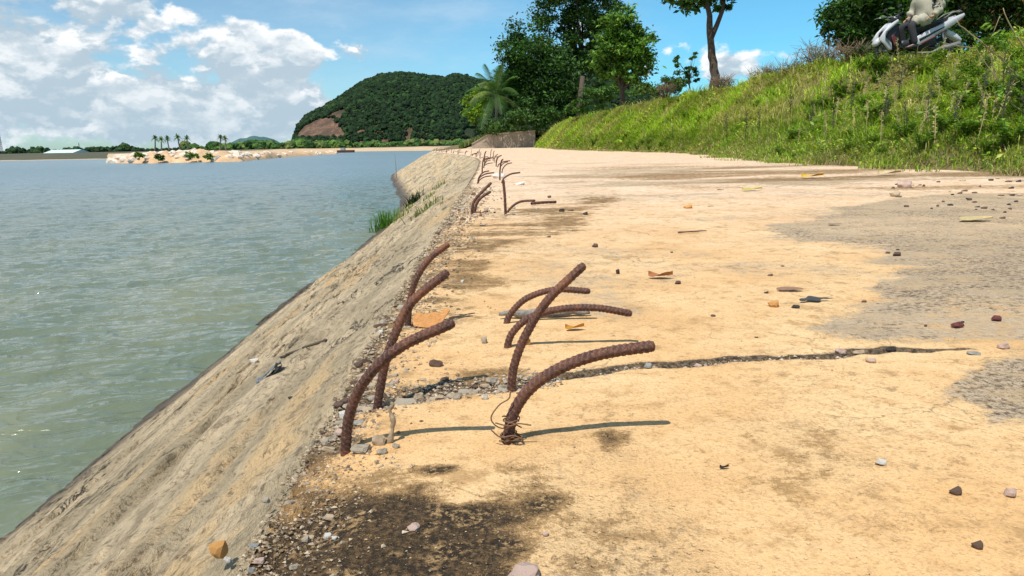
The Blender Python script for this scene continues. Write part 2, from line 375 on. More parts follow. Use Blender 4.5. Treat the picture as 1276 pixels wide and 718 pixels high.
# ------------------------------------------------------------------ water
m_w = bpy.data.materials.new('lake_water'); m_w.use_nodes = True
t = NT(m_w.node_tree); b = t.n['Principled BSDF']
co = t.new('ShaderNodeTexCoord').outputs['Object']
x_, y_, z_ = t.sep(co)
dist = t.m('SQRT', t.m('ADD', t.m('MULTIPLY', x_, x_), t.m('MULTIPLY', y_, y_)))
wc = t.mix(t.ss(t.noise(co, .02, 3, .5), .35, .65), (.165, .225, .245), (.19, .25, .265))  # far water: sky reflection put into a lighter blue-grey base colour
t.put(b.inputs['Base Color'], t.mix(t.ss(dist, 6, 60), t.mix(t.ss(t.noise(t.vm('MULTIPLY', co, (1, .4, 1)), .7, 3, .5), .35, .7), (.125, .152, .098), (.180, .192, .118)), wc))
t.put(b.inputs['Roughness'], t.ss(dist, 4, 70, .04, .32)); b.inputs['IOR'].default_value = 1.333
rot = t.new('ShaderNodeMapping'); rot.inputs['Rotation'].default_value = (0, 0, math.radians(-14)); t.l.new(co, rot.inputs[0])
wv = t.vm('MULTIPLY', rot.outputs[0], (.42, 1.0, 1.0))
w1 = t.noise(wv, 3.0, 3, .5, .6); w2 = t.noise(t.vm('MULTIPLY', rot.outputs[0], (.55, 1, 1)), 9.0, 3, .55, .5); w3 = t.noise(rot.outputs[0], 34, 2, .5)
r1 = t.m('SUBTRACT', 1.0, t.m('ABSOLUTE', t.m('MULTIPLY', t.m('SUBTRACT', w1, .5), 4)))
h = t.m('ADD', t.m('MULTIPLY', r1, .5), t.m('ADD', t.m('MULTIPLY', w2, .30), t.m('MULTIPLY', w3, .025)))
fade = t.m('DIVIDE', 1.0, t.m('ADD', 1.0, t.m('MULTIPLY', dist, .012)))
t.put(b.inputs['Normal'], t.bump(t.m('MULTIPLY', h, fade), 1.0, .085))
wr = np.concatenate([[-60, -20, -6], np.arange(-2, 1.8, .2), np.exp(np.arange(math.log(1.8), math.log(220), .0078)), [260, 340, 500, 800, 1400, 2600, 4500]])
wc_ = np.linspace(-1.0, .06, 520); wfac = np.maximum(wr, 4)+0*wr
Xw = wc_[None, :]*wfac[:, None] - 1.2; Yw = np.repeat(wr[:, None], len(wc_), 1)
ca, sa = math.cos(math.radians(-16)), math.sin(math.radians(-16)); xr = Xw*ca-Yw*sa; yr = Xw*sa+Yw*ca
wav = (1-np.abs(fbm(xr*2.1+fbm(xr*1.2, yr*1.2, 2, 93)*1.2, yr*4.8, 2, 92)-.5)*4)*.011*(.4+1.2*fbm(xr*.5, yr*.5, 2, 91)) + (1-np.abs(fbm(xr*.9+fbm(xr*.6, yr*.6, 2, 97)*.8, yr*2.6, 2, 98)-.5)*4)*.017 + (fbm(xr*1.6, yr*4.4, 4, 99)-.5)*.042 + (fbm(xr*.35, yr*.8, 2, 96)-.5)*.03
wav = wav*1.35*(1-sst(Yw, 60, 200))
water = mesh_np('water', np.stack([Xw, Yw, WATER+wav], -1).reshape(-1, 3), grid_faces(len(wr), len(wc_)), m_w)
wy = np.concatenate([[-60], np.linspace(0, 4500, 20)]); Xo, Yo = np.meshgrid(np.linspace(0, 1, 12), wy); lim = -1.0*np.maximum(Yo, 4)-1.2
wo2 = MBW = np.stack([lim-Xo*4000, Yo, np.full(Xo.shape, WATER)], -1).reshape(-1, 3)
wd_ = mesh_np('water', wo2, grid_faces(len(wy), 12)[:, ::-1], m_w); tag(wd_, kind='structure')
tag(water, kind='structure')

# ------------------------------------------------------------------ far land
def shore_v(u): return np.interp(u, [-900, -300, 0, 130, 300, 352, 372, 420, 530, 560, 640], [216, 206, 200.5, 198.5, 193, 191.5, 190.2, 189.2, 188.0, 187.5, 186])
def shore_pt(u, dv=0): q = G(float(u), float(shore_v(u))+dv, WATER); return q
m_land = bpy.data.materials.new('far_ground'); m_land.use_nodes = True
t = NT(m_land.node_tree); b = t.n['Principled BSDF']; b.inputs['Roughness'].default_value = .95
vc = t.new('ShaderNodeVertexColor', layer_name='mask'); gr, _, _ = t.sep(vc.outputs[0])
co = t.new('ShaderNodeTexCoord').outputs['Object']
sand = t.mix(t.noise(co, .15, 6, .6), (.40, .27, .15), (.62, .45, .27)); grs = t.mix(t.noise(co, .1, 6, .6), (.035, .05, .02), (.11, .09, .05))
t.put(b.inputs['Base Color'], t.mix(t.ss(t.m('ADD', gr, t.m('MULTIPLY', t.m('SUBTRACT', t.noise(co, .06, 5, .6), .5), .9)), .35, .65), sand, grs))
us = np.arange(-900, 700, 4.0)
ks = np.array([0, .004, .01, .02, .05, .1, .2, .35, .5, .8, 1.2, 2, 4, 8, 14, 20.])
V = []; M = []
for u in us:
    q = shore_pt(u); r = math.hypot(q.x, q.y); jit = 1+.05*(float(fbm(u*.03, 2., 3, 30))-.5)
    for k in ks:
        s = jit*(1+k) if k > 0 else jit*.99
        zz = WATER-.25 if k == 0 else WATER + .02 + 1.3*float(sst(k, .0, .25)) + .25*float(fbm(u*.02, k*10, 3, 31)-.5)*float(sst(k, 0, .05))
        V.append((q.x*s, q.y*s, zz)); M.append(float(sst(k, .0, .05) if u < 135 else sst(k, .08, .3)))
far = mesh_np('far_land', np.array(V), grid_faces(len(us), len(ks)), m_land, attrs={'mask': np.array(M)})
tag(far, kind='structure')
# ground behind the promenade and beyond the right-hand crest
Vg = []; Mg = []
gy = np.concatenate([np.linspace(-20, 60, 30), np.linspace(66, 300, 40), np.linspace(330, 5000, 20)]); gx = np.concatenate([np.linspace(0, 40, 30), np.linspace(60, 5000, 20)])
for y in gy:
    for x in gx:
        x0 = 12 if y < 60 else (-3.5 if y < 90 else max(-y*.10, -12))
        Vg.append((x0+x, y, (-.35 if y < 66 else -.12) - (0 if y < 200 else .3))); Mg.append(.0 if (y < 120 and x < 8) else float(sst(y, 90, 160)))
gb = mesh_np('ground', np.array(Vg), grid_faces(len(gy), len(gx)), m_land, attrs={'mask': np.array(Mg)})
tag(gb, kind='structure')

# ------------------------------------------------------------------ right-hand grassy embankment
XF = [(-4, 8.2), (0, 7.0), (7.5, 5.15), (11, 4.45), (17, 5.0), (23, 5.4), (32, 4.0), (42, 2.9), (60, 2.1), (80, 2.6)]
XC = [(-4, 13.0), (0, 12.4), (7.5, 11.2), (14.5, 10.2), (16.3, 9.8), (17.3, 9.0), (18.4, 8.4), (19.9, 7.8), (22.7, 7.45), (28, 6.8), (36, 5.6), (48, 4.0), (60, 3.7), (80, 4.5)]
HC = [(-4, 2.15), (20, 2.1), (30, 1.92), (45, 1.75), (55, 1.62), (68, 1.35), (80, 1.1)]
BIKE = P(1140, 80, 16.5)
def emb_z(x, y):
    f = np.interp(y, *zip(*XF)) + (fbm(np.asarray(y)*.9, np.asarray(y)*0, 4, 41)-.5)*.5; c = np.interp(y, *zip(*XC)); H = np.interp(y, *zip(*HC))
    q = (x-f)/(c-f)
    zz = np.where(q < 1, H*(np.clip(q, 0, 1)**.88), H - .02*np.maximum(x-c, 0))
    zz = zz + sst(q, 0, .25)*((fbm(x*.9, y*.9, 4, 42)-.5)*.35 + (fbm(x*3.3, y*3.3, 3, 43)-.5)*.10)
    zz = np.where(q < 0, -.10+np.maximum(q, -.2)*.3, zz)
    dd = np.sqrt(((x-BIKE.x)/1.5)**2 + ((y-BIKE.y-.2)/.9)**2); return zz + (BIKE.z-zz)*(1-sst(dd, .75, 1.5))
m_emb = mat('earth_bank', (.16, .12, .05), .95, vary=.35, vscale=3, bump=.6, bscale=12)
ey = np.concatenate([np.linspace(-4, 40, 200), np.linspace(40.5, 80, 60)]); eq = np.linspace(-.12, 4.5, 130)
XE = np.interp(ey, *zip(*XF))[:, None] + eq[None, :]*(np.interp(ey, *zip(*XC))-np.interp(ey, *zip(*XF)))[:, None]*np.where(eq > 1.2, 1.8, 1)[None, :]
YE = np.repeat(ey[:, None], len(eq), 1)
emb = mesh_np('embankment', np.stack([XE, YE, emb_z(XE, YE)], -1).reshape(-1, 3), grid_faces(len(ey), len(eq)), m_emb)
tag(emb, kind='structure')

m_grass = mat('grass_blades', attr='col', rough=.6, vary=.1, trans=.35, spec=.3)
m_leaf = mat('foliage', attr='col', rough=.55, vary=.1, trans=.25, spec=.35)
def blades(pos, h, w, col, lean=.35, jit=.35, droop=.5):
    """curved tapered blades, pos (n,3)"""
    n = len(pos); a = RNG.random(n)*2*math.pi; dirx, diry = np.cos(a), np.sin(a)
    px, py = -diry, dirx
    h = h*(1+jit*(RNG.random(n)-.5)*2); L = lean*h*(RNG.random(n)*1.6)
    V = np.zeros((n, 5, 3))
    for i, (k, ww, ll) in enumerate(((0, 1, 0), (.55, .8, .35))):
        for j, s in enumerate((-1, 1)):
            V[:, i*2+j, 0] = pos[:, 0] + dirx*L*ll + px*s*w*ww/2
            V[:, i*2+j, 1] = pos[:, 1] + diry*L*ll + py*s*w*ww/2
            V[:, i*2+j, 2] = pos[:, 2] + h*k
    V[:, 4, 0] = pos[:, 0] + dirx*L; V[:, 4, 1] = pos[:, 1] + diry*L; V[:, 4, 2] = pos[:, 2] + h*(1-droop*lean*.5)
    i = np.arange(n)[:, None]*5
    return V.reshape(-1, 3), [i+np.array([[0, 1, 3, 2]]), i+np.array([[2, 3, 4]])], np.repeat(col, 5, 0)
def pick(n, cols, wts):
    wts = np.array(wts, float); c = np.array(cols)[RNG.choice(len(cols), n, p=wts/wts.sum())]
    return c*(.75+.5*RNG.random((n, 1)))
def emb_pts(n, ymin=3, ymax=70, qmax=1.25, qmin=-.03):
    y = np.exp(RNG.random(n)*(math.log(ymax)-math.log(ymin))+math.log(ymin)); q = qmin+RNG.random(n)*(qmax-qmin)
    f = np.interp(y, *zip(*XF)); c = np.interp(y, *zip(*XC)); x = f+q*(c-f) 
    f2 = f + (fbm(y*.9, y*0, 4, 41)-.5)*.5
    keep = x > f2 + .04 - .12*RNG.random(n)**3 - .75*sst(fbm(x*1.7, y*1.3, 3, 47), .50, .70)*RNG.random(n); x, y, q = x[keep], y[keep], q[keep]
    return np.stack([x, y, np.maximum(emb_z(x, y), slab_z(x, y)-.004*0)-.01], -1), q
pos, q = emb_pts(210000)
d = np.hypot(pos[:, 0], pos[:, 1])
patch = fbm(pos[:, 0]*.55, pos[:, 1]*.4, 4, 50); dry = fbm(pos[:, 0]*1.3, pos[:, 1]*1.0, 3, 52)
bare = fbm(pos[:, 0]*.9, pos[:, 1]*.6, 4, 57)
keep = RNG.random(len(pos)) < np.where(bare > .68, .35, 1)
pos, q, d, patch, dry = pos[keep], q[keep], d[keep], patch[keep], dry[keep]
n = len(pos)
cg = pick(n, [(.17, .28, .02), (.29, .36, .03), (.09, .16, .015), (.38, .39, .07)], [4, 4, 2, 3])
cd = pick(n, [(.42, .34, .16), (.30, .25, .10), (.22, .21, .06), (.17, .20, .04)], [2, 3, 3, 2])
foot = 1-sst(q, .0, .10)
isdry = RNG.random(n) < np.clip(sst(dry, .46, .60)*.85 + foot*.45*sst(patch, .35, .55) + .10 + .25*sst(q, .5, .9), 0, 1)
cg[isdry] = cd[isdry]
hh = .085 + .17*sst(q, .02, .30)*(.45+patch) + .05*RNG.random(n); hh = .78*hh*np.where(RNG.random(n) < .05, 2.0, 1)
ww = .0045+.0007*d*RNG.random(n)*1.6
cg = cg*(.55+.95*fbm(pos[:, 0]*1.1, pos[:, 1]*.9, 4, 58))[:, None]*np.array([1.38, 1.48, 1.3])
V, Fc, C = blades(pos, hh, ww, cg, 1.1)
o = mesh_np('grass', V, Fc, m_grass, smooth=False, attrs={'col': C}); tag(o, 'mixed green and straw coloured grass covering the embankment', 'grass', kind='stuff')

# ------------------------------------------------------------------ foliage builders
def leafcloud(centers, radii, n, size, cols, wts, shell=.55, flat=.0, clumps=0):
    """leaf-sized folded quads through ellipsoid volumes"""
    centers = np.array(centers, float); radii = np.array(radii, float)
    vol = radii.prod(1)**.8; k = RNG.choice(len(centers), n, p=vol/vol.sum())
    if clumps:
        kc = RNG.choice(len(centers), clumps, p=vol/vol.sum()); dd = RNG.normal(size=(clumps, 3)); dd /= np.linalg.norm(dd, axis=1)[:, None]
        rr = (shell+(1-shell)*RNG.random(clumps))[:, None]*(0.85+.3*RNG.random((clumps, 1)))
        cc = centers[kc]+dd*radii[kc]*rr; cr = radii[kc].mean(1)*(.14+.16*RNG.random(clumps))
        ci = RNG.integers(0, clumps, n); g3 = RNG.normal(size=(n, 3))*.62; p = cc[ci]+g3*cr[ci][:, None]*np.array([1.15, 1.15, .75])
        tone = (.75+.5*RNG.random(clumps))[ci][:, None]
    else:
        dd = RNG.normal(size=(n, 3)); dd /= np.linalg.norm(dd, axis=1)[:, None]
        rr = (shell+(1-shell)*RNG.random(n))[:, None]; p = centers[k]+dd*radii[k]*rr; tone = 1
    nrm = RNG.normal(size=(n, 3)); nrm[:, 2] = np.abs(nrm[:, 2])+.4; nrm /= np.linalg.norm(nrm, axis=1)[:, None]
    a = RNG.normal(size=(n, 3)); a -= (a*nrm).sum(1)[:, None]*nrm; a /= np.linalg.norm(a, axis=1)[:, None]; bb = np.cross(nrm, a)
    s = size*(.6+.8*RNG.random((n, 1)))
    V = np.stack([p-a*s, p-bb*s*.42+nrm*s*.12, p+a*s-nrm*s*.15, p+bb*s*.42+nrm*s*.12], 1)
    i = np.arange(n)[:, None]*4
    c = pick(n, cols, wts)*tone
    return V.reshape(-1, 3), i+np.array([[0, 1, 2, 3]]), np.repeat(c, 4, 0)
def tube(path, rad, seg=8, cap=True, rough=0.0, seed=0):
    """tapered tube: (V, quads list)"""
    path = [Vector(p) for p in path]; n = len(path); V = []
    up = Vector((0, 0, 1)); tprev = (path[1]-path[0]).normalized()
    nrm = tprev.orthogonal().normalized()
    for i, p in enumerate(path):
        tg = (path[min(i+1, n-1)]-path[max(i-1, 0)]).normalized()
        nrm = (nrm - tg*nrm.dot(tg)).normalized(); bn = tg.cross(nrm); r = rad[i] if hasattr(rad, '__len__') else rad
        for j in range(seg):
            a = 2*math.pi*j/seg; rr = r*(1+rough*(float(vn(i*.7+seed, j*1.3))-.5))
            V.append(p + nrm*math.cos(a)*rr + bn*math.sin(a)*rr)
    Q = [(i*seg+j, i*seg+(j+1) % seg, (i+1)*seg+(j+1) % seg, (i+1)*seg+j) for i in range(n-1) for j in range(seg)]
    T = []
    if cap:
        V.append(path[0]); V.append(path[-1]); a, b_ = len(V)-2, len(V)-1
        T = [((j+1) % seg, j, a) for j in range(seg)] + [((n-1)*seg+j, (n-1)*seg+(j+1) % seg, b_) for j in range(seg)]
    return np.array([tuple(v) for v in V]), np.array(Q), (np.array(T) if T else None)
class MB:
    """collects pieces into one mesh object"""
    def __init__(s): s.V = []; s.F = []; s.n = 0; s.C = []
    def add(s, V, Fs, col=None):
        V = np.asarray(V, float)
        for f in (Fs if isinstance(Fs, (list, tuple)) else [Fs]):
            if f is not None and len(f): s.F.append(np.asarray(f)+s.n)
        s.V.append(V); s.n += len(V)
        if col is not None: s.C.append(np.broadcast_to(np.asarray(col, float), (len(V), 3)))
        return s
    def tube(s, path, rad, seg=8, col=None, **k): V, Q, T = tube(path, rad, seg, **k); return s.add(V, [Q, T], col)
    def box(s, c, sz, rot=None):
        V = np.array([(x, y, z) for x in (-.5, .5) for y in (-.5, .5) for z in (-.5, .5)])*np.array(sz)
        if rot is not None: V = V @ np.array(Euler(rot).to_matrix()).T
        return s.add(V+np.array(c), np.array([(0, 1, 3, 2), (4, 6, 7, 5), (0, 4, 5, 1), (2, 3, 7, 6), (0, 2, 6, 4), (1, 5, 7, 3)]))
    def loft(s, sections, cap=True):
        """sections: list of closed rings with equal counts"""
        n = len(sections[0]); V = np.concatenate([np.array(r, float) for r in sections]); m = len(sections)
        Q = [(i*n+j, i*n+(j+1) % n, (i+1)*n+(j+1) % n, (i+1)*n+j) for i in range(m-1) for j in range(n)]
        Fs = [np.array(Q)]
        if cap: Fs += [np.array([list(range(n))[::-1]]), np.array([[(m-1)*n+j for j in range(n)]])]
        return s.add(V, Fs)
    def build(s, name, mt, parent=None, smooth=True, origin=None):
        V = np.concatenate(s.V)
        if origin is not None: V = V-np.array(origin)
        by = {}
        for f in s.F: by.setdefault(f.shape[1], []).append(f)
        o = mesh_np(name, V, [np.concatenate(v) for v in by.values()], mt, parent, smooth, {'col': np.concatenate(s.C)} if s.C else None)
        if origin is not None and parent is None: o.location = origin
        return o
m_bark = mat('bark', (.085, .062, .045), .9, vary=.4, vscale=9, bump=.8, bscale=25)
m_bark_l = mat('pale_bark', (.17, .14, .11), .9, vary=.3, vscale=12, bump=.6, bscale=30)
def tree(name, label, cat, base, blobs, nleaf, size, cols, wts, trunk_r, group=None, bark=m_bark, clumps=120, extra_trunks=(), trunk_path=None, limbs=True, shell=.45):
    base = Vector(base); root = empty(name, base, label=label, cat=cat, group=group)
    mb = MB(); bl = [(Vector(c), r) for c, r in blobs]
    topc = sum((c for c, r in bl), Vector())/len(bl)
    path = [Vector(p) for p in trunk_path] if trunk_path else [base-Vector((0, 0, .3)), base.lerp(topc, .35)+Vector((random.uniform(-.1, .1),)*3), base.lerp(topc, .7), topc]
    P2 = []
    for i in range(len(path)-1):
        for k in range(4): 
            q_ = path[i].lerp(path[i+1], k/4); P2.append(q_+Vector((random.uniform(-1, 1), random.uniform(-1, 1), 0))*trunk_r*.12)
    P2.append(path[-1]); m_ = len(P2)
    mb.tube([p-base for p in P2], [trunk_r*(1.35-.35*min(i, 2)/2)*(1-.72*i/m_) for i in range(m_)], 10, rough=.25)
    if limbs:
        for c, r in bl:
            for _ in range(3):
                st = P2[random.randint(m_//3, m_-2)]; tgt = c+Vector([random.uniform(-.75, .75)*r[k] for k in range(3)])
                mid = st.lerp(tgt, .5)+Vector((random.uniform(-.1, .1), random.uniform(-.1, .1), random.uniform(.0, .15)))*max(r)
                pts = [st.lerp(mid, a).lerp(mid.lerp(tgt, a), a) for a in (0, .25, .5, .75, 1)]
                mb.tube([p-base for p in pts], [trunk_r*x for x in (.42, .34, .26, .17, .07)], 6)
    for pth, r in extra_trunks: mb.tube([Vector(p)-base for p in pth], [r*(1-.5*i/len(pth)) for i in range(len(pth))], 8)
    mb.build('trunk', bark, root)
    V, Fq, C = leafcloud([tuple(c-base) for c, r in bl], [r for c, r in bl], nleaf, size, cols, wts, shell, clumps=clumps)
    mesh_np('crown', V, Fq, m_leaf, root, False, {'col': C})
    return root
DARK = [(.026, .075, .010), (.045, .115, .014), (.075, .165, .022), (.015, .045, .010)]; DW = [4, 4, 2, 2]
MID = [(.06, .14, .018), (.09, .19, .022), (.04, .10, .015), (.13, .22, .03)]; MW = [4, 3, 3, 1]
LIME = [(.22, .34, .02), (.30, .38, .03), (.14, .26, .02)]; LW = [3, 2, 2]
def bl(u, v, Y, ru, rv, rd=None):
    r = Y/F; return (P(u, v, Y), (ru*r, (rd if rd else ru)*r, rv*r))
pos, q = emb_pts(80000, ymin=4, ymax=45, qmax=.28, qmin=-.16); n = len(pos); d = np.hypot(pos[:, 0], pos[:, 1]); dr = RNG.random(n) < np.clip(.75-3.2*q, .12, 1)*(.4+.6*sst(fbm(pos[:, 0]*.8, pos[:, 1]*.7, 3, 59), .4, .6))
cg = pick(n, [(.20, .33, .02), (.30, .40, .04), (.10, .19, .02)], [3, 2, 2]); cd = pick(n, [(.46, .38, .20), (.34, .28, .13), (.20, .15, .08)], [2, 3, 1.5]); cg[dr] = cd[dr]
V, Fc, C = blades(pos, .06+.10*sst(q, .0, .15)+.05*RNG.random(n), .0045+.0006*d, cg, 1.0)
o = mesh_np('foot_grass', V, Fc, m_grass, smooth=False, attrs={'col': C}); tag(o, 'short straw coloured and green grass fringe along the foot of the embankment', 'grass', kind='stuff')
# low broad-leaved ground cover through the grass
pos, q = emb_pts(90000, qmax=1.2); cv = fbm(pos[:, 0]*.8, pos[:, 1]*.6, 4, 53); k_ = RNG.random(len(pos)) < sst(cv, .40, .60)*sst(q, .0, .08); pos, q = pos[k_], q[k_]; n = len(pos)
pos[:, 2] += .03+RNG.random(n)*(.05+.16*sst(cv[k_], .5, .7)); d = np.hypot(pos[:, 0], pos[:, 1]); nrm = RNG.normal(size=(n, 3))*.6; nrm[:, 2] = np.abs(nrm[:, 2])+.7; nrm /= np.linalg.norm(nrm, axis=1)[:, None]
a = RNG.normal(size=(n, 3)); a -= (a*nrm).sum(1)[:, None]*nrm; a /= np.linalg.norm(a, axis=1)[:, None]; bb = np.cross(nrm, a); sz_ = ((.018+.0014*d)*(.5+RNG.random(n)))[:, None]
V = np.stack([pos-a*sz_, pos-bb*sz_*.45, pos+a*sz_, pos+bb*sz_*.45], 1).reshape(-1, 3); tone = (.6+.9*fbm(pos[:, 0]*2.5, pos[:, 1]*2, 3, 54))[:, None]
C = np.repeat(pick(n, [(.20, .34, .02), (.34, .44, .03), (.09, .20, .015), (.46, .42, .08), (.36, .24, .09)], [4, 4, 3, 1.2, .6])*tone, 4, 0)
o = mesh_np('ground_cover', V, np.arange(n)[:, None]*4+np.array([[0, 1, 2, 3]]), m_leaf, smooth=False, attrs={'col': C}); tag(o, 'yellow green broad leaved ground cover among the embankment grass', 'ground cover', kind='stuff')
# big dark cluster
YT = 70
tree('shade_tree', 'dense dark green shade tree with a round crown right of the palm', 'tree', P(668, 172, YT), [bl(655, 70, YT, 38, 36), bl(640, 105, YT, 26, 32), bl(680, 100, YT, 40, 40), bl(665, 132, YT, 42, 26), bl(705, 120, YT, 28, 30)], 34000, .17, DARK, DW, .28, clumps=260,
     extra_trunks=[([P(700, 170, YT), P(702, 140, YT), P(705, 110, YT)], .22), ([P(720, 165, YT-2), P(722, 130, YT-2), P(726, 95, YT-2)], .3)])
tree('tall_tree', 'tallest dark tree rising out of the frame behind the dense shade tree', 'tree', P(725, 150, YT+8), [bl(695, 15, YT+8, 36, 26), bl(740, 10, YT+8, 34, 34), bl(715, -30, YT+8, 55, 40), bl(722, 55, YT+8, 34, 34), bl(755, 60, YT+8, 26, 34), bl(735, 95, YT+8, 34, 30), bl(700, 70, YT+8, 30, 34)], 30000, .19, DARK, [4, 4, 3, 1], .38, clumps=200)
tree('leafy_tree', 'sunlit medium green tree with a short dark trunk standing alone right of the dark trees', 'tree', P(777, 136, 38), [bl(775, 35, 38, 24, 22), bl(790, 62, 38, 28, 24), bl(762, 62, 38, 24, 24), bl(785, 90, 38, 28, 18), bl(757, 86, 38, 16, 14)], 11000, .115, [(.09, .20, .02), (.14, .27, .025), (.05, .12, .015), (.20, .30, .03)], MW, .16, clumps=130)
tree('lime_bush', 'bright lime green bush at the foot of the palm', 'bush', P(592, 172, 74), [bl(590, 128, 74, 14, 14), bl(603, 118, 74, 12, 14), bl(594, 146, 74, 17, 12)], 3500, .16, LIME, LW, .07, clumps=40)
tree('undergrowth_bush', 'dark green undergrowth bush below the dense shade tree', 'bush', P(640, 176, 66), [bl(625, 155, 66, 26, 12), bl(655, 152, 66, 30, 14), bl(685, 146, 66, 22, 12), bl(608, 160, 68, 14, 10)], 6000, .13, DARK+[(.10, .17, .03)], DW+[3], .05, clumps=70)
tree('roadside_bush', 'mid green rounded bush between the dark trees and the sunlit tree', 'bush', P(745, 142, 46), [bl(740, 122, 46, 22, 12), bl(762, 116, 46, 16, 12), bl(718, 135, 46, 16, 9)], 3500, .10, MID, MW, .04, clumps=50)
tree('roadside_bush', 'low dark bush just right of the sunlit tree trunk', 'bush', P(815, 125, 34), [bl(810, 112, 34, 22, 8), bl(838, 106, 34, 18, 10), bl(850, 98, 34, 10, 10)], 3000, .07, MID+[(.2, .17, .09)], MW+[2], .03, clumps=50)
tree('small_sapling', 'small sapling with two round leaf clusters left of the slender trunk', 'tree', P(862, 115, 31), [bl(843, 79, 31, 7, 8), bl(857, 88, 31, 9, 9), bl(866, 70, 31, 5, 5), bl(867, 98, 31, 6, 6)], 900, .07, MID, MW, .035, clumps=18)
# slender trunk tree on the crest
b0 = P(889, 116, 28)
tree('slender_tree', 'tall dark trunked tree with a fork, its crown cut by the top of the picture', 'tree', b0, [bl(860, -8, 28, 34, 16), bl(900, -4, 28, 16, 14), bl(885, -35, 28, 45, 26), bl(838, -28, 28, 28, 14)], 6500, .12, MID+DARK, MW+[2, 2, 1, 1], .20, clumps=100,
     trunk_path=[b0-Vector((0, 0, .3)), P(891, 95, 28), P(886, 62, 28), P(884, 20, 28), P(878, -25, 28)], extra_trunks=[([P(886, 48, 28), P(893, 32, 28), P(900, 14, 28), P(904, -12, 28)], .10)], limbs=False)
# dark tree mass behind the motorbike
tree('broad_tree', 'broad dark green tree behind the parked motorbike', 'tree', P(1085, 80, 23), [bl(1060, 25, 23, 36, 30), bl(1095, -5, 23, 45, 36), bl(1110, 40, 23, 48, 28), bl(1075, 50, 23, 28, 20), bl(1145, 15, 23, 38, 34)], 26000, .085, DARK, [3, 4, 4, 1], .22, clumps=320)
tree('broad_tree', 'dark tree with reddish dry leaves in the top right corner', 'tree', P(1235, 62, 24), [bl(1200, 25, 24, 36, 26), bl(1250, 20, 24, 40, 30), bl(1300, 10, 24, 45, 40), bl(1230, -20, 24, 70, 30)], 20000, .085, DARK+[(.25, .12, .05)], [3, 4, 3, 1, 1.2], .22, clumps=260)
tree('undergrowth_bush', 'low dark undergrowth behind the wheels of the motorbike', 'bush', P(1140, 84, 18.6), [bl(1085, 72, 18.6, 26, 16), bl(1120, 66, 18.6, 30, 20), bl(1160, 62, 18.6, 30, 20), bl(1200, 58, 18.6, 30, 20)], 7000, .05, DARK, [4, 4, 2, 3], .04, clumps=110)
# dry bush
def bare_bush(base, w, h, n, label, col, leaves=60):
    root = empty('dry_bush', base, label=label, cat='bush'); mb = MB()
    for i in range(n):
        a = random.uniform(0, 6.28); rr = random.uniform(0, w*.3); st = Vector((math.cos(a)*rr, math.sin(a)*rr, -.05))
        tip = Vector((math.cos(a)*random.uniform(.2, w), math.sin(a)*random.uniform(.2, w), random.uniform(.5, 1)*h)); mid = st.lerp(tip, .5)+Vector((random.uniform(-.1, .1), 0, .12))
        mb.tube([st, mid, tip], [.012, .009, .004], 4)
        for _ in range(4):
            s_ = mid.lerp(tip, random.random()); e_ = s_+Vector((random.uniform(-.25, .25), random.uniform(-.2, .2), random.uniform(0, .3))); mb.tube([s_, e_], [.006, .003], 3)
    mb.build('stems', m_twig, root)
    V, Fq, C = leafcloud([(0, 0, h*.5)], [(w*.8, w*.8, h*.5)], leaves*8, .03, col, [1]*len(col), .2, clumps=leaves)
    mesh_np('leaves', V, Fq, m_leaf, root, False, {'col': C})
m_twig = mat('dry_twig', (.20, .14, .09), .9, vary=.3, vscale=8)
bare_bush(P(1022, 98, 20), .75, .95, 60, 'greyish brown half bare bush on the crest left of the motorbike', [(.14, .12, .06), (.10, .13, .04), (.2, .15, .08)], 120)
bare_bush(P(985, 100, 21), .4, .5, 25, 'small twiggy bush on the crest left of the larger bare bush', [(.12, .13, .05), (.08, .12, .03)], 50)
for u, v, Yq, lb in ((900, 116, 26, 'brown dry weed clump on the crest at the foot of the slender trunk'), (962, 106, 22.5, 'brown dry weed clump on the crest between the slender trunk and the twiggy bush'), (1062, 84, 18.6, 'brown dry weed clump on the crest just left of the motorbike'), (830, 122, 31, 'dry weed clump on the crest left of the small sapling')):
    bare_bush(P(u, v, Yq), .45, .5, 40, lb, [(.22, .15, .07), (.16, .13, .05), (.12, .15, .04)], 60)
bare_bush(P(942, 110, 24), .3, .55, 14, 'thin sparse bush on the crest just right of the slender trunk', [(.08, .13, .03)], 30)

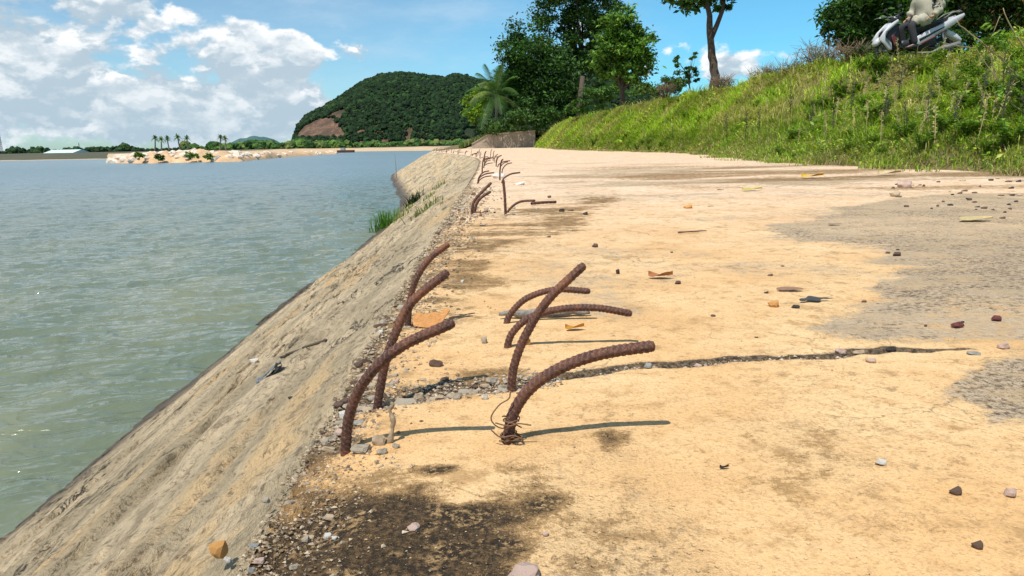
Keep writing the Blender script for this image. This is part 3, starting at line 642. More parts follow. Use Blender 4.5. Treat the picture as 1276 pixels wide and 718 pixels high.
# palm
def palm(base, top, r, fl, nf, label, name='coconut_palm', group=None, sc=1.0, nl=34):
    base = Vector(base); top = Vector(top); root = empty(name, base, label=label, cat='palm tree', group=group)
    L = top-base; mb = MB(); pts = [Vector((0, 0, -.3))+(L+Vector((0, 0, .3)))*k+Vector((math.sin(k*2.5)*.12*L.length*.2, 0, 0)) for k in np.linspace(0, 1, 9)]
    mb.tube(pts, [r*(1.2-.45*k/8) for k in range(9)], 9, rough=.15); mb.build('trunk', m_bark_l, root)
    c = pts[-1]; mb = MB()
    for i in range(nf):
        a = i*2.399+.3; elv = math.radians(78-105*i/nf); d_ = Vector((math.cos(a)*math.cos(elv), math.sin(a)*math.cos(elv), math.sin(elv)))
        mid = [c + d_*fl*k*(1-.12*k) + Vector((0, 0, -1))*fl*.55*k**2.2*math.cos(elv) for k in np.linspace(0, 1, 9)]
        fc = np.array((.06, .13, .022) if i % 6 else (.14, .18, .05))*random.uniform(.7, 1.3)
        mb.tube(mid, [.03*sc*(1-.8*k/8) for k in range(9)], 4, col=fc*1.3)
        for k in np.linspace(.12, 1, nl):
            j = min(int(k*8), 7); p = mid[j].lerp(mid[j+1], k*8-j); tg = (mid[j+1]-mid[j]).normalized(); side = tg.cross(Vector((0, 0, 1))).normalized()
            ll = fl*.24*math.sin(math.pi*(.12+.85*k))**.6
            for s_ in (-1, 1):
                q_ = p + (side*s_*.85+tg*.45+Vector((0, 0, -.38))).normalized()*ll*random.uniform(.8, 1.1)
                wd = tg*.028*sc
                mb.add([p-wd, p+wd, q_+wd*.2, q_-wd*.2], np.array([[0, 1, 2, 3]]), fc*random.uniform(.8, 1.25))
    mb.build('fronds', m_leaf, root, smooth=False)
    return root
palm(P(618, 172, 68), P(617, 118, 68), .16, 3.9, 22, 'coconut palm with feathery fronds left of the dense dark tree')
far_palm = None
for i, (u, vt, h) in enumerate([(193, 174, 1), (201, 176, .9), (211, 176, .95), (225, 175, 1.05), (234, 176, .95), (274, 174, 1), (281, 175, .9)]):
    q0 = P(u, 187.5-(u-190)*.012, 235); q1 = P(u, vt-1.5, 235)
    lab = 'tiny dark palm on the far shore behind the rocky spit'
    if far_palm is None: far_palm = palm(q0, q1, .2, 1.6, 14, lab, 'distant_palm', 'palms on the far shore', 2.5, 12)
    else:
        c_ = copy_tree(far_palm); c_.location = q0; c_.scale = (h,)*3; c_.rotation_euler.z = i*1.3

# ------------------------------------------------------------------ hill
HP = [(366, 184), (371, 176), (377, 160), (388, 149), (402, 142), (430, 126), (460, 109), (485, 100), (502, 97), (530, 100), (560, 104), (576, 99), (592, 104), (640, 112), (700, 108), (745, 99), (780, 98), (800, 108), (830, 128), (870, 150), (920, 176)]
YH = 600.
def hill_h(x):
    u = CX + x/YH*F/ math.cos(PITCH)*1.0
    v = np.interp(u, *zip(*HP)); return np.maximum((178.5+(CX-u)*.0192-v)/F*YH*1.0 + CAMH+1.0, 0)
hx = np.linspace(-190, 200, 420); hy = np.linspace(-95, 95, 110)
def hill_z(x, y):
    kk = y/YH; return hill_z0(x/kk, y)*kk
def hill_z0(x, y):
    r = np.clip(np.abs(y-YH)/92, 0, 1); pr = np.clip(1-r**1.7, 0, 1)
    edgec = sst(x, -184, -165)
    n_ = (fbm(x*.03, y*.03, 4, 60)-.5)*12*pr*edgec*(1-pr)*2.2 + (fbm(x*.12, y*.12, 3, 61)-.5)*3*edgec*pr + (fbm(x*.35, y*.35, 4, 64)-.5)*4*pr*sst(x, -178, -165)*(1-pr)
    return hill_h(x)*pr**.75 + n_ - 1.0
HXX, HYY = np.meshgrid(hx, hy+YH)
m_hill = bpy.data.materials.new('hill_soil'); m_hill.use_nodes = True
t = NT(m_hill.node_tree); b = t.n['Principled BSDF']; b.inputs['Roughness'].default_value = .95
co = t.new('ShaderNodeTexCoord').outputs['Object']
cc = t.mix(t.ss(t.noise(t.vm('MULTIPLY', co, (1, 1, .6)), .12, 7, .65), .35, .65), (.10, .052, .034), (.25, .135, .085))
cc = t.mix(t.ss(t.noise(t.vm('MULTIPLY', co, (1, 1, .35)), .5, 7, .8), .46, .6), cc, (.06, .055, .028))
cc = t.mix(t.ss(t.sep(co)[0], -166, -175), cc, (.50, .38, .22))
cc = t.mix(t.ss(t.m('ADD', t.sep(co)[2], t.m('MULTIPLY', t.sep(co)[0], .25)), -12, 2), cc, (.015, .03, .009))
t.put(b.inputs['Base Color'], cc); t.put(b.inputs['Normal'], t.bump(t.noise(co, .3, 8, .7), 1.0, 2.5))
hill = mesh_np('hill', np.stack([HXX, HYY, hill_z(HXX, HYY)], -1).reshape(-1, 3), grid_faces(len(hy), len(hx)), m_hill); tag(hill, kind='structure')
# woodland on the hill: tree lumps, none on the quarried faces
def lumps(pos, r, cols, wts, name, **kw):
    ico = bpy.data.meshes.new('i'); import bmesh
    bm = bmesh.new(); bmesh.ops.create_icosphere(bm, subdivisions=2, radius=1); bm.to_mesh(ico); bm.free()
    IV = np.array([v.co[:] for v in ico.vertices]); IF = np.array([p.vertices[:] for p in ico.polygons])
    n = len(pos); nv = len(IV)
    V = IV[None]*(r[:, None, None])*(1+.55*(RNG.random((n, nv, 1))-.5))*np.array([1, 1, .95]) + pos[:, None, :]
    Fc = (np.arange(n)[:, None, None]*nv + IF[None]).reshape(-1, 3)
    c = np.repeat(pick(n, cols, wts), nv, 0)*(.7+.6*RNG.random((n*nv, 1)))
    o = mesh_np(name, V.reshape(-1, 3), Fc, m_wood, None, False, {'col': c}); return tag(o, **kw)
m_wood = mat('woodland', attr='col', rough=.8, vary=.25, vscale=.8, spec=.2, bump=.9, bscale=1.2)
n = 26000
x = RNG.uniform(-188, 198, n); y = YH + RNG.uniform(-90, 30, n); z = hill_z(x, y)
xk = x*YH/y; frac = (z+1)/(hill_h(xk)+.01)
u_ = CX+xk/YH*F
cliffn = fbm(x*.05, y*.02, 3, 63)
cn2 = fbm(x*.09, z*.16, 3, 65); cliff = ((u_ < 418+46*cn2) & (frac < .50+.40*cn2) & (z < 30) & (z > 6-.0*x) & (cliffn < .72)) | ((u_ > 455) & (z > 5) & (z < 11+5*(cliffn-.5)) & (cliffn > .56))
keep = ~cliff & (z > -.5); x, y, z = x[keep], y[keep], z[keep]
lumps(np.stack([x, y, z+.8], -1), 0.8+1.5*RNG.random(len(x))**2.5, [(.010, .028, .008), (.015, .040, .010), (.026, .062, .013), (.007, .020, .006)], [4, 4, 1.5, 3], 'hill_woodland', label='dark green woodland covering the rounded hill', cat='woodland', kind='stuff')
# vegetation belts on the far shore
us_ = RNG.uniform(-500, 640, 1700)
def belt(us_, Y, base_dv, hmin, hmax, rr, cols, wts, name, label):
    pos = []; rad = []
    for u in us_:
        Yd = Y(u)*random.uniform(.95, 1.1); hor = P(u, 178.5+(CX-u)*.0192, Yd); zt = WATER+1.0
        h = hmin(u)+(hmax(u)-hmin(u))*random.random()**2*(.4+float(vn(u*.06, 3.3)))
        pos.append((hor.x, Yd, zt+h*.5)); rad.append(h*.5*random.uniform(.7, 1.1))
        pos.append((hor.x+random.uniform(-1, 1)*h*.5, Yd, zt+h*.25)); rad.append(h*.45)
    return lumps(np.array(pos), np.array(rad), cols, wts, name, label=label, cat='trees', kind='stuff')
belt(RNG.uniform(-500, 370, 900), lambda u: 420, 0, lambda u: 1.5, lambda u: 4.6 if u < 160 or u > 300 else 2.6, 1, [(.018, .045, .014), (.03, .065, .018), (.02, .05, .02)], [3, 2, 2], 'far_woodland', 'thin dark belt of trees along the far left shore')
belt(RNG.uniform(230, 650, 1500), lambda u: 330, 0, lambda u: 1.0, lambda u: 4.2, 1, [(.05, .11, .02), (.03, .08, .015), (.09, .16, .03), (.13, .16, .04)], [3, 3, 2, 1], 'shore_scrub', 'green scrub on the far shore at the foot of the hill')
# far hill, haze tinted into its blue-green colour
bx = np.linspace(-1, 1, 60); q0 = P(318, 184, 2400)
XX, YY = np.meshgrid(bx, np.linspace(-1, 1, 20)); hz = np.clip(1-np.abs(XX)**2.2, 0, 1)*np.clip(1-YY**2, 0, 1)*(.8+.4*fbm(XX*4, YY*2, 3, 70))*40
o = mesh_np('distant_hill', np.stack([q0.x+XX*95, 2400+YY*120, hz-2], -1).reshape(-1, 3), grid_faces(20, 60), mat('distant_hill', (.05, .11, .10), .95, vary=.2, vscale=.02)); tag(o, kind='structure')

# rocky spit in the lake
m_rock = mat('pale_rock', (.70, .58, .46), .9, vary=.25, vscale=1.3, bump=.6, bscale=6)
m_spit = mat('spit_sand', (.55, .36, .20), .95, vary=.3, vscale=.6, bump=.5, bscale=3)
sv = []; nu, nk = 120, 14
for i in range(nu):
    u = 132+i*(420-132)/(nu-1); vf = float(np.interp(u, [132, 180, 300, 352, 420], [203.5, 204, 201.5, 196.5, 192])); q0 = G(u, vf, WATER)
    hgt = float(np.interp(u, [132, 150, 190, 240, 300, 340, 420], [.25, .8, 1.3, 1.6, 1.0, 1.1, .5]))*(.7+.6*float(vn(u*.12, 4.)))
    for k in range(nk):
        f_ = k/(nk-1); s_ = 1+.16*f_; hh_ = math.sin(math.pi*min(f_*1.02, 1))**.6 if f_ < 1 else 0
        endt = min(1, (i+.01)/8); sv.append((q0.x*s_, q0.y*s_, WATER-.15+(hgt+.15)*hh_*endt+.25*(float(fbm(u*.3, f_*6, 3, 66))-.5)*hh_))
spit = mesh_np('spit_ground', np.array(sv), grid_faces(nu, nk), m_spit); tag(spit, kind='structure')
def rock_mesh(name, seed, m, sub=2, rough=.35):
    import bmesh
    bm = bmesh.new(); bmesh.ops.create_icosphere(bm, subdivisions=sub, radius=1); rs = random.Random(seed)
    pl = [(Vector((rs.gauss(0, 1), rs.gauss(0, 1), rs.gauss(0, 1))).normalized(), rs.uniform(.5, .85)) for _ in range(9)]
    for v in bm.verts:
        for nn, dd in pl:
            k = v.co.dot(nn)
            if k > dd: v.co -= nn*(k-dd)
        v.co *= 1+rough*(float(vn(v.co.x*2.2+seed, v.co.y*2.2+v.co.z*1.7))-.5)
    if rough > .4:
        for v in bm.verts: v.co += Vector((rs.uniform(-1, 1), rs.uniform(-1, 1), rs.uniform(-1, 1)))*.09
    me = bpy.data.meshes.new(name); bm.to_mesh(me); bm.free(); me.materials.append(m)
    for p in me.polygons: p.use_smooth = False
    return me
rocks = [rock_mesh('boulder', s, m_rock) for s in range(4)]
nm = 0
for i in range(110):
    u = random.choice([random.uniform(150, 300), random.uniform(140, 300), random.uniform(300, 420)]); s_ = 1+.16*random.uniform(.05, .75)
    vf = float(np.interp(u, [132, 180, 300, 352, 420], [203.5, 204, 201.5, 196.5, 192])); q0 = G(u, vf, WATER)
    hgt = float(np.interp(u, [132, 150, 190, 240, 300, 340, 420], [.25, .8, 1.3, 1.6, 1.0, 1.1, .5]))
    o = bpy.data.objects.new('boulder', random.choice(rocks)); COL.objects.link(o); r = random.uniform(.3, .85)*(1 if u < 300 else .7)
    o.location = (q0.x*s_, q0.y*s_, WATER+hgt*math.sin(math.pi*(s_-1)/.16)**.6*.85); o.scale = (r*1.4, r, r*.8); o.rotation_euler = (random.uniform(-.4, .4), random.uniform(-.4, .4), random.uniform(0, 6))
    tag(o, 'pale boulder piled on the rocky spit in the lake', 'rock', 'boulders on the rocky spit')
for u, v, w, lb in ((198, 193, 5, 'small dark bush left on the rocky spit'), (237, 191, 8, 'bright green bush in the middle of the rocky spit'), (258, 192, 7, 'bright green bush at the right of the rocky spit'), (172, 191, 5, 'low green bush at the left end of the rocky spit')):
    Yb_ = 103; tree('spit_bush', lb, 'bush', P(u, v+5, Yb_), [bl(u, v+2.5, Yb_, w, 4), bl(u+3, v+4, Yb_, w, 3.4)], 900, .13, DARK if 'dark' in lb else LIME+MID, DW if 'dark' in lb else LW+MW, .03, clumps=25, limbs=False)

# warehouse, masts
m_wh = mat('pale_roof', (.55, .68, .66), .6, vary=.08, vscale=.2); m_whw = mat('grey_wall', (.30, .33, .32), .8, vary=.15, vscale=.3)
YW = 340; wl = P(67, 194, YW); wr = P(101, 194, YW); zt = P(84, 190.5, YW).z; w = (wr.x-wl.x)
root = empty('warehouse', ((wl.x+wr.x)/2, YW, WATER+1), label='long pale roofed warehouse low on the far left shore', cat='warehouse')
hb = zt-(WATER+1)
mb = MB(); mb.box((0, 0, hb/2), (w, 12, hb)); mb.build('wall', m_whw, root, False)
mb = MB(); mb.loft([[(-w/2-.5, -7, hb), (-w/2-.5, 7, hb), (-w/2-.5, 0, hb+1.4)], [(w/2+.5, -7, hb), (w/2+.5, 7, hb), (w/2+.5, 0, hb+1.4)]]); mb.build('roof', m_wh, root, False)
for k in range(5):
    mb = MB(); mb.box((-w/2+w*(k+.5)/5, -6.03, hb*.4), (w*.08, .1, hb*.8)); mb.build('door', m_wh, root, False)
def mast(u, vt, vb, Y, w, label):
    a_, c_ = P(u, vb, Y), P(u, vt, Y); H = c_.z-a_.z+1; root = empty('lattice_mast', (a_.x, Y, a_.z-1), label=label, cat='mast'); mb = MB()
    cs_ = [(-1, -1), (1, -1), (1, 1), (-1, 1)]
    for x_, y_ in cs_: mb.tube([(x_*w, y_*w, 0), (x_*w*.25, y_*w*.25, H)], w*.10, 4)
    for k in range(12):
        z0, z1 = H*k/12, H*(k+1)/12; s0, s1 = w*(1-.75*k/12), w*(1-.75*(k+1)/12)
        for j in range(4):
            p_, q_ = cs_[j], cs_[(j+1) % 4]; mb.tube([(p_[0]*s0, p_[1]*s0, z0), (q_[0]*s1, q_[1]*s1, z1)], w*.06, 3); mb.tube([(q_[0]*s0, q_[1]*s0, z0), (p_[0]*s1, p_[1]*s1, z1)], w*.06, 3)
    mb.build('tower_frame', m_mast, root, False)
m_mast = mat('mast_steel', (.22, .22, .24), .6)
mast(3, 165, 196, 520, .9, 'tall thin mast at the left edge on the far shore'); mast(100, 178, 194, 520, .5, 'short thin mast behind the pale warehouse')
# barge
q0 = G(431, 190.2, WATER); root = empty('rusty_barge', (q0.x, q0.y, WATER), label='small rusty barge moored at the far beach below the hill', cat='boat')
m_rust2 = mat('rusty_hull', (.14, .06, .035), .9, vary=.3, vscale=2)
mb = MB(); mb.loft([[(x_*s_, y_, z_) for (y_, z_) in ((-1, -.2), (1, -.2), (1.2, .7), (-1.2, .7))] for x_, s_ in ((-2.4, 1), (-1.9, 1), (1.9, 1), (2.4, 1))]); mb.build('hull', m_rust2, root, False)
mb = MB(); mb.box((-.8, 0, 1.05), (1.2, 1.3, .7)); mb.build('cabin', m_whw, root, False)
# stake in the lake
q0 = G(494, 226, WATER); qt = P(494, 191, q0.y); mb = MB(); mb.tube([(0, 0, -.5), (.01, 0, (qt.z-WATER)*.5), (-.02, 0, qt.z-WATER)], [.018, .015, .010], 6)
o = mb.build('stake', m_twig); o.location = (q0.x, q0.y, WATER); tag(o, 'thin upright stake standing in the lake beside the curving bank', 'stake')

# retaining wall
m_conc = mat('weathered_concrete', (.36, .29, .22), .9, vary=.25, vscale=2.5, bump=.5, bscale=8)
yw = 66.; x0 = P(588, 180, yw).x; x1 = P(667, 180, yw).x; hw = 1.38
root = empty('retaining_wall', ((x0+x1)/2, yw, 0), label='low concrete retaining wall at the far end of the promenade', cat='wall')
mid = (x0+x1)/2; L = x1-x0; mb = MB()
prof = [(-L/2, .35), (-L/2+1.3, 1.05), (-L/2+1.9, 1.15), (L/2, hw)]
secs = [[(a_, -.18, -.2), (a_, .18, -.2), (a_, .18, b_), (a_, -.18, b_)] for a_, b_ in prof]; mb.loft(secs); mb.build('wall_body', m_conc, root, False)
mb = MB(); mb.loft([[(a_, -.24, b_+.002), (a_, .24, b_+.002), (a_, .24, b_+.10), (a_, -.24, b_+.10)] for a_, b_ in prof]); mb.build('coping', m_conc, root, False)
for k in range(5):
    mb = MB(); xx = -L/2+1.8+k*(L-2.2)/4; mb.box((xx, -.215, hw*.36), (.16, .07, hw*.72)); mb.build('buttress', m_conc, root, False)
# grass behind and on the wall, plus soil
pos = np.stack([RNG.uniform(x0-1.2, x1+2, 9000), RNG.uniform(yw+.3, yw+9, 9000), np.full(9000, .55)], -1)
pos[:, 2] = np.clip((pos[:, 0]-x0+1)*.4, 0, 1.05)
Vs = []; 
XX, YY = np.meshgrid(np.linspace(x0-3, x1+6, 20), np.linspace(yw+.19, yw+22, 12)); ZZ = np.clip((XX-x0+1)*.4, -.12, 1.05)+ (YY-yw)*.02
o = mesh_np('terrace_ground', np.stack([XX, YY, ZZ], -1).reshape(-1, 3), grid_faces(12, 20), m_emb); tag(o, kind='structure')
V, Fc, C = blades(pos, .5, .04, pick(9000, [(.14, .2, .03), (.3, .27, .12), (.08, .14, .02)], [2, 2, 2]), .5)
o = mesh_np('terrace_grass', V, Fc, m_grass, smooth=False, attrs={'col': C}); tag(o, 'tall rough grass growing on the terrace above the retaining wall', 'grass', kind='stuff')

# ------------------------------------------------------------------ weeds on the embankment
def emb_hit(u, v):
    """first point of the embankment under photo pixel"""
    d_ = ray(u, v)
    for Yq in np.arange(6, 70, .1):
        tq = Yq/d_.y; x = d_.x*tq; z = CAMH+d_.z*tq
        if z <= float(emb_z(np.array(x), np.array(Yq))) : return Vector((x, Yq, float(emb_z(np.array(x), np.array(Yq)))))
    return None
def leafy(n, h, cols, size, stems=7):
    mb = MB(); 
    for i in range(stems):
        a = random.uniform(0, 6.28); tip = Vector((math.cos(a)*h*random.uniform(.1, .6), math.sin(a)*h*random.uniform(.1, .6), h*random.uniform(.6, 1))); mid = tip*.5+Vector((0, 0, .1*h))
        c = np.array(random.choice(cols)); mb.tube([(0, 0, -.03), mid, tip], [.006, .005, .002], 4, col=c*.7)
        for k in range(n):
            f = .25+.75*k/n; p = (mid*(2*f) if f < .5 else mid.lerp(tip, 2*f-1)); b_ = random.uniform(0, 6.28)
            dr = Vector((math.cos(b_), math.sin(b_), random.uniform(-.1, .6))).normalized(); sd = dr.cross(Vector((0, 0, 1))).normalized(); s = size*random.uniform(.6, 1.2)
            mb.add([p, p+dr*s*.5+sd*s*.28, p+dr*s-Vector((0, 0, s*.2)), p+dr*s*.5-sd*s*.28], np.array([[0, 1, 2, 3]]), c*random.uniform(.75, 1.3))
    return mb
GRN = [(.12, .24, .02), (.20, .33, .03), (.09, .19, .02)]
weeds = []
for i in range(4):
    r = empty('leafy_weed', label='bright green leafy weed clump growing in the embankment grass', cat='weed', group='leafy weeds on the embankment')
    leafy(16, .42, GRN, .085, 11).build('foliage', m_leaf, r, False); weeds.append(r)
cnt = 0
for i in range(120):
    u, v = random.uniform(700, 1276), random.uniform(75, 200)
    if i < 26: u, v = random.uniform(1150, 1276), random.uniform(60, 150)
    h_ = emb_hit(u, v)
    if h_ is None: continue
    o = weeds[cnt] if cnt < 4 else copy_tree(weeds[cnt % 4]); cnt += 1
    s = random.uniform(.45, 1.15); o.location = h_; o.scale = (s, s, s*random.uniform(.7, 1)); o.rotation_euler.z = random.uniform(0, 6.28)
m_stalk = mat('weed_stalk', (.055, .06, .03), .8, vary=.3); m_straw = mat('straw_stalk', (.40, .33, .15), .8, vary=.3)
def stalk(h, m, name):
    mb = MB(); mb.tube([(0, 0, -.03), (.02*h, .01, h*.5), (.06*h, 0, h)], [.010, .008, .003], 5)
    for i in range(10):
        z = h*random.uniform(.3, .98); a = random.uniform(0, 6.28); l = .10*h*random.uniform(.5, 1.5); mb.tube([(.05*z, 0, z), (.05*z+math.cos(a)*l, math.sin(a)*l, z+l*.9)], [.005, .002], 3)
    for i in range(26):
        z = h*random.uniform(.35, 1); a = random.uniform(0, 6.28); l = .04; p = Vector((.05*z+math.cos(a)*l*.4, math.sin(a)*l*.4, z)); mb.add([p, p+Vector((l*math.cos(a), l*math.sin(a), .02)), p+Vector((0, 0, .03))], np.array([[0, 1, 2]]))
    o = mb.build(name, m, None, False); return o
st = [tag(stalk(.75, m_stalk, 'weed_stalk'), 'dark upright weed stalk standing above the embankment grass', 'weed', 'dark weed stalks on the embankment') for _ in range(3)]
sw = [tag(stalk(.7, m_straw, 'straw_stalk'), 'thin straw coloured dry stalk standing above the embankment grass', 'weed', 'dry stalks on the embankment') for _ in range(3)]
spots = [(1008, 168), (1038, 172), (928, 180), (1103, 165), (1155, 170), (1220, 150), (1275, 160), (945, 170), (1118, 128), (985, 150), (1190, 175), (905, 178), (1060, 150), (1245, 175), (838, 180), (1250, 120), (1130, 175)]
for i, (u, v) in enumerate(spots):
    h_ = emb_hit(u, v); o = st[i] if i < 3 else copy_tree(st[i % 3]); o.location = h_; s = random.uniform(.6, 1.05); o.scale = (s, s, s); o.rotation_euler = (random.uniform(-.1, .1), random.uniform(-.15, .15), random.uniform(0, 6))
cnt = 0
for i in range(75):
    h_ = emb_hit(random.uniform(760, 1276), random.uniform(70, 190))
    if h_ is None: continue
    o = sw[cnt] if cnt < 3 else copy_tree(sw[cnt % 3]); cnt += 1
    o.location = h_; s = random.uniform(.4, .9); o.scale = (s*.7, s*.7, s); o.rotation_euler = (random.uniform(-.3, .3), random.uniform(-.35, .35), random.uniform(0, 6))
# arching bare twigs at the right margin
root_p = emb_hit(1272, 150); root = empty('arching_shrub', root_p, label='bare arching shrub stems at the right edge above the grass', cat='shrub')
Yr = root_p.y; mb = MB()
for pth, r in (([(1292, 170), (1272, 98), (1235, 62), (1200, 35), (1192, 25)], .013), ([(1290, 150), (1262, 130), (1240, 95), (1232, 55), (1246, 20)], .010), ([(1300, 100), (1276, 60), (1258, 30), (1250, 10)], .014), ([(1285, 130), (1255, 118), (1215, 60), (1180, 55), (1165, 62)], .007)):
    pts = [P(u, v, Yr)-root_p for u, v in pth]; Q = []
    for i in range(len(pts)-1): Q += [pts[i].lerp(pts[i+1], k/3)+Vector((random.uniform(-1, 1)*.01,)*3) for k in range(3)]
    mb.tube(Q+[pts[-1]], [r*(1-.7*i/len(Q)) for i in range(len(Q)+1)], 6)
mb.build('stems', mat('pale_stem', (.30, .25, .12), .8), root)
V, Fq, C = leafcloud([tuple(P(1268, 112, Yr)-root_p), tuple(P(1245, 45, Yr)-root_p)], [(.25, .25, .3), (.25, .2, .2)], 500, .04, GRN, [1, 1, 1], .2, clumps=24); mesh_np('leaves', V, Fq, m_leaf, root, False, {'col': C})

# plants on the bank
def bank_hit(u, v):
    d_ = ray(u, v)
    for Yq in np.exp(np.arange(math.log(.8), math.log(45), .01)):
        tq = Yq/d_.y; x = d_.x*tq; z = CAMH+d_.z*tq; e = float(edge_x(Yq)); s = (e-x)/float(toe_run(Yq))
        if 0 <= s <= 1.1 and z <= float(bank_pt(np.array(Yq), np.array(s))[1]): return Vector((x, Yq, z))
    return G(u, v, WATER)
def tuft(u, v, n, h, w, cols, name, label, spread=.2, lean=.7):
    p = bank_hit(u, v); pos = np.zeros((n, 3)); pos[:, 0] = RNG.normal(size=n)*spread; pos[:, 1] = RNG.normal(size=n)*spread*1.2; pos[:, 2] = -.05+pos[:, 0]*.6
    V, Fc, C = blades(pos, h, w, pick(n, cols, [1]*len(cols)), lean); o = mesh_np(name, V, Fc, m_grass, smooth=False, attrs={'col': C}); o.location = p; return tag(o, label, 'plant')
tuft(478, 284, 170, .46, .018, [(.09, .22, .03), (.14, .28, .04), (.06, .15, .03)], 'reed_tuft', 'bright green reed tuft growing at the waterline of the bank', .13)
tuft(516, 253, 160, .34, .02, [(.02, .04, .015), (.04, .06, .02)], 'dark_weed_tuft', 'dark weed tuft on the middle of the sloping bank', .12)
for u, v in ((498, 272), (535, 246), (548, 232), (530, 264), (508, 262)):
    tuft(u, v, 70, .16, .015, [(.25, .28, .08), (.16, .2, .05)], 'pale_weed_tuft', 'pale yellow green weed tuft low on the sloping bank', .09)['group'] = 'pale weeds on the bank'

# ------------------------------------------------------------------ rebars
m_rust = bpy.data.materials.new('rusted_steel'); m_rust.use_nodes = True
t = NT(m_rust.node_tree); b = t.n['Principled BSDF']; co = t.new('ShaderNodeTexCoord').outputs['Object']
n1 = t.noise(co, 35, 6, .65); n2 = t.noise(co, 260, 5, .7)
c = t.mix(t.ss(n1, .35, .65), (.036, .013, .009), (.105, .036, .019)); c = t.mix(t.m('MULTIPLY', t.ss(t.noise(co, 14, 5, .6), .52, .68), .75), c, (.21, .075, .028)); c = t.mix(t.m('MULTIPLY', t.ss(n2, .52, .66), .8), c, (.27, .11, .055)); c = t.mix(t.m('MULTIPLY', t.ss(t.noise(co, 90, 4, .6), .6, .72), .6), c, (.03, .016, .014))
rib = t.new('ShaderNodeVertexColor', layer_name='col'); c = t.mix(t.m('MULTIPLY', t.sep(rib.outputs[0])[0], .6), c, (.32, .18, .125))  # ribs mixed lighter: their highlights are painted into the rust colour
t.put(b.inputs['Base Color'], c); b.inputs['Roughness'].default_value = .7; b.inputs['Specular IOR Level'].default_value = .5
t.put(b.inputs['Normal'], t.bump(t.m('ADD', n2, t.noise(co, 700, 3, .6)), .9, .0012))
def crv(pts, n):
    pts = [Vector(p) for p in pts]; pts = [pts[0]*2-pts[1]]+pts+[pts[-1]*2-pts[-2]]; out_ = []
    seg = len(pts)-3
    for i in range(n+1):
        s = i/n*seg; k = min(int(s), seg-1); f = s-k; a, b_, c_, d_ = pts[k:k+4]
        out_.append(.5*((2*b_)+(c_-a)*f+(2*a-5*b_+4*c_-d_)*f*f+(3*b_-a-3*c_+d_)*f**3))
    return out_
def rebar(pts, R=.0085, label=None, group=None, fine=True, pitch=.0078, seed=0, base=None):
    base = Vector(base) if base is not None else Vector(pts[0])
    path = crv(pts, 60); L = sum((path[i+1]-path[i]).length for i in range(60)); n = int(L/(.0013 if fine else .012)); path = crv(pts, n)
    cum = [0]
    for i in range(n): cum.append(cum[-1]+(path[i+1]-path[i]).length)
    seg = 28 if fine else 8; V = []; C = []
    tg = (path[1]-path[0]).normalized(); nrm = (Vector((0, 1, 0))-tg*tg.y).normalized()
    for i, p in enumerate(path):
        tg = (path[min(i+1, n)]-path[max(i-1, 0)]).normalized(); nrm = (nrm-tg*nrm.dot(tg)).normalized(); bn = tg.cross(nrm)
        endf = min(1, (n-i)/3*.25+.75) if fine else 1
        for j in range(seg):
            a = 2*math.pi*j/seg; r = R; rb = 0
            if fine:
                th = a/math.pi; sd = th % 1.0; sgn = 1 if th < 1 else -1
                ph = ((cum[i]+sgn*0+(sd-.5)*R*1.5)/pitch+(.5 if th >= 1 else 0)) % 1.0
                rb = math.exp(-((ph-.5)/.10)**2)*math.sin(math.pi*sd)**.5
                lon = math.exp(-((min(sd, 1-sd))/.055)**2)
                wear = .7+.6*float(vn(cum[i]*40+seed, j*.4))
                r = R*(1.0+.17*rb*wear+.11*lon) + R*.10*(float(vn(cum[i]*260+seed*3, j*.9))-.5)
            V.append(p+nrm*math.cos(a)*r*endf+bn*math.sin(a)*r*endf-base); C.append((rb, rb, rb))
    Q = np.array([(i*seg+j, i*seg+(j+1) % seg, (i+1)*seg+(j+1) % seg, (i+1)*seg+j) for i in range(n) for j in range(seg)])
    V.append(path[-1]+tg*R*.25-base); C.append((0, 0, 0)); T = np.array([(n*seg+j, n*seg+(j+1) % seg, len(V)-1) for j in range(seg)])
    o = mesh_np('rebar', np.array([tuple(v) for v in V]), [Q, T], m_rust, attrs={'col': np.array(C)}); o.location = base
    return tag(o, label, 'rebar', group)
GR = 'bent rebars sticking out of the slab edge'
def bar(px, depths, label, R=.0068, **k):
    """px: photo points from base to tip; depths: world Y offset from the base for each point"""
    b0 = G(*px[0]); b0.z = float(slab_z(b0.x, b0.y)); pts = [b0+Vector((0, 0, -.03)), b0] + [P(u, v, b0.y+dd) for (u, v), dd in zip(px[1:], depths)]
    return rebar(pts, R, label, GR, base=b0, **k)
bar([(430, 556), (436, 515), (458, 470), (500, 432), (565, 402)], [0, -.005, -.01, -.02], 'nearest rusty ribbed rebar at the left, arching right from the crumbled slab edge', seed=1)
bar([(469, 497), (478, 462), (489, 425), (512, 378), (558, 339)], [0, 0, .01, .02], 'middle rusty rebar of the left trio, just behind the nearest left one', seed=2)
bar([(508, 406), (511, 375), (519, 347), (535, 323), (559, 304)], [0, 0, .01, .02], 'farthest rusty rebar of the left trio, behind the orange flake', seed=3)
bar([(633, 551), (640, 515), (662, 483), (700, 458), (750, 441), (815, 431)], [0, 0, .0, 0, 0], 'nearest thick rusty rebar, bent low to the right with tie wire at its foot', R=.0076, seed=4)
bar([(637, 488), (641, 455), (655, 418), (682, 375), (728, 330)], [0, 0, .0, .0], 'tallest rusty rebar, leaning right with a pointed tip', seed=5)
bar([(632, 433), (640, 413), (662, 395), (700, 385), (745, 384), (787, 391)], [0, 0, .0, 0, .0], 'long low rusty rebar lying bent over behind the tallest one', seed=6)
bar([(631, 402), (641, 385), (660, 370), (692, 361), (735, 363)], [0, 0, 0, .0], 'small arched rusty rebar at the back of the right cluster', seed=7)
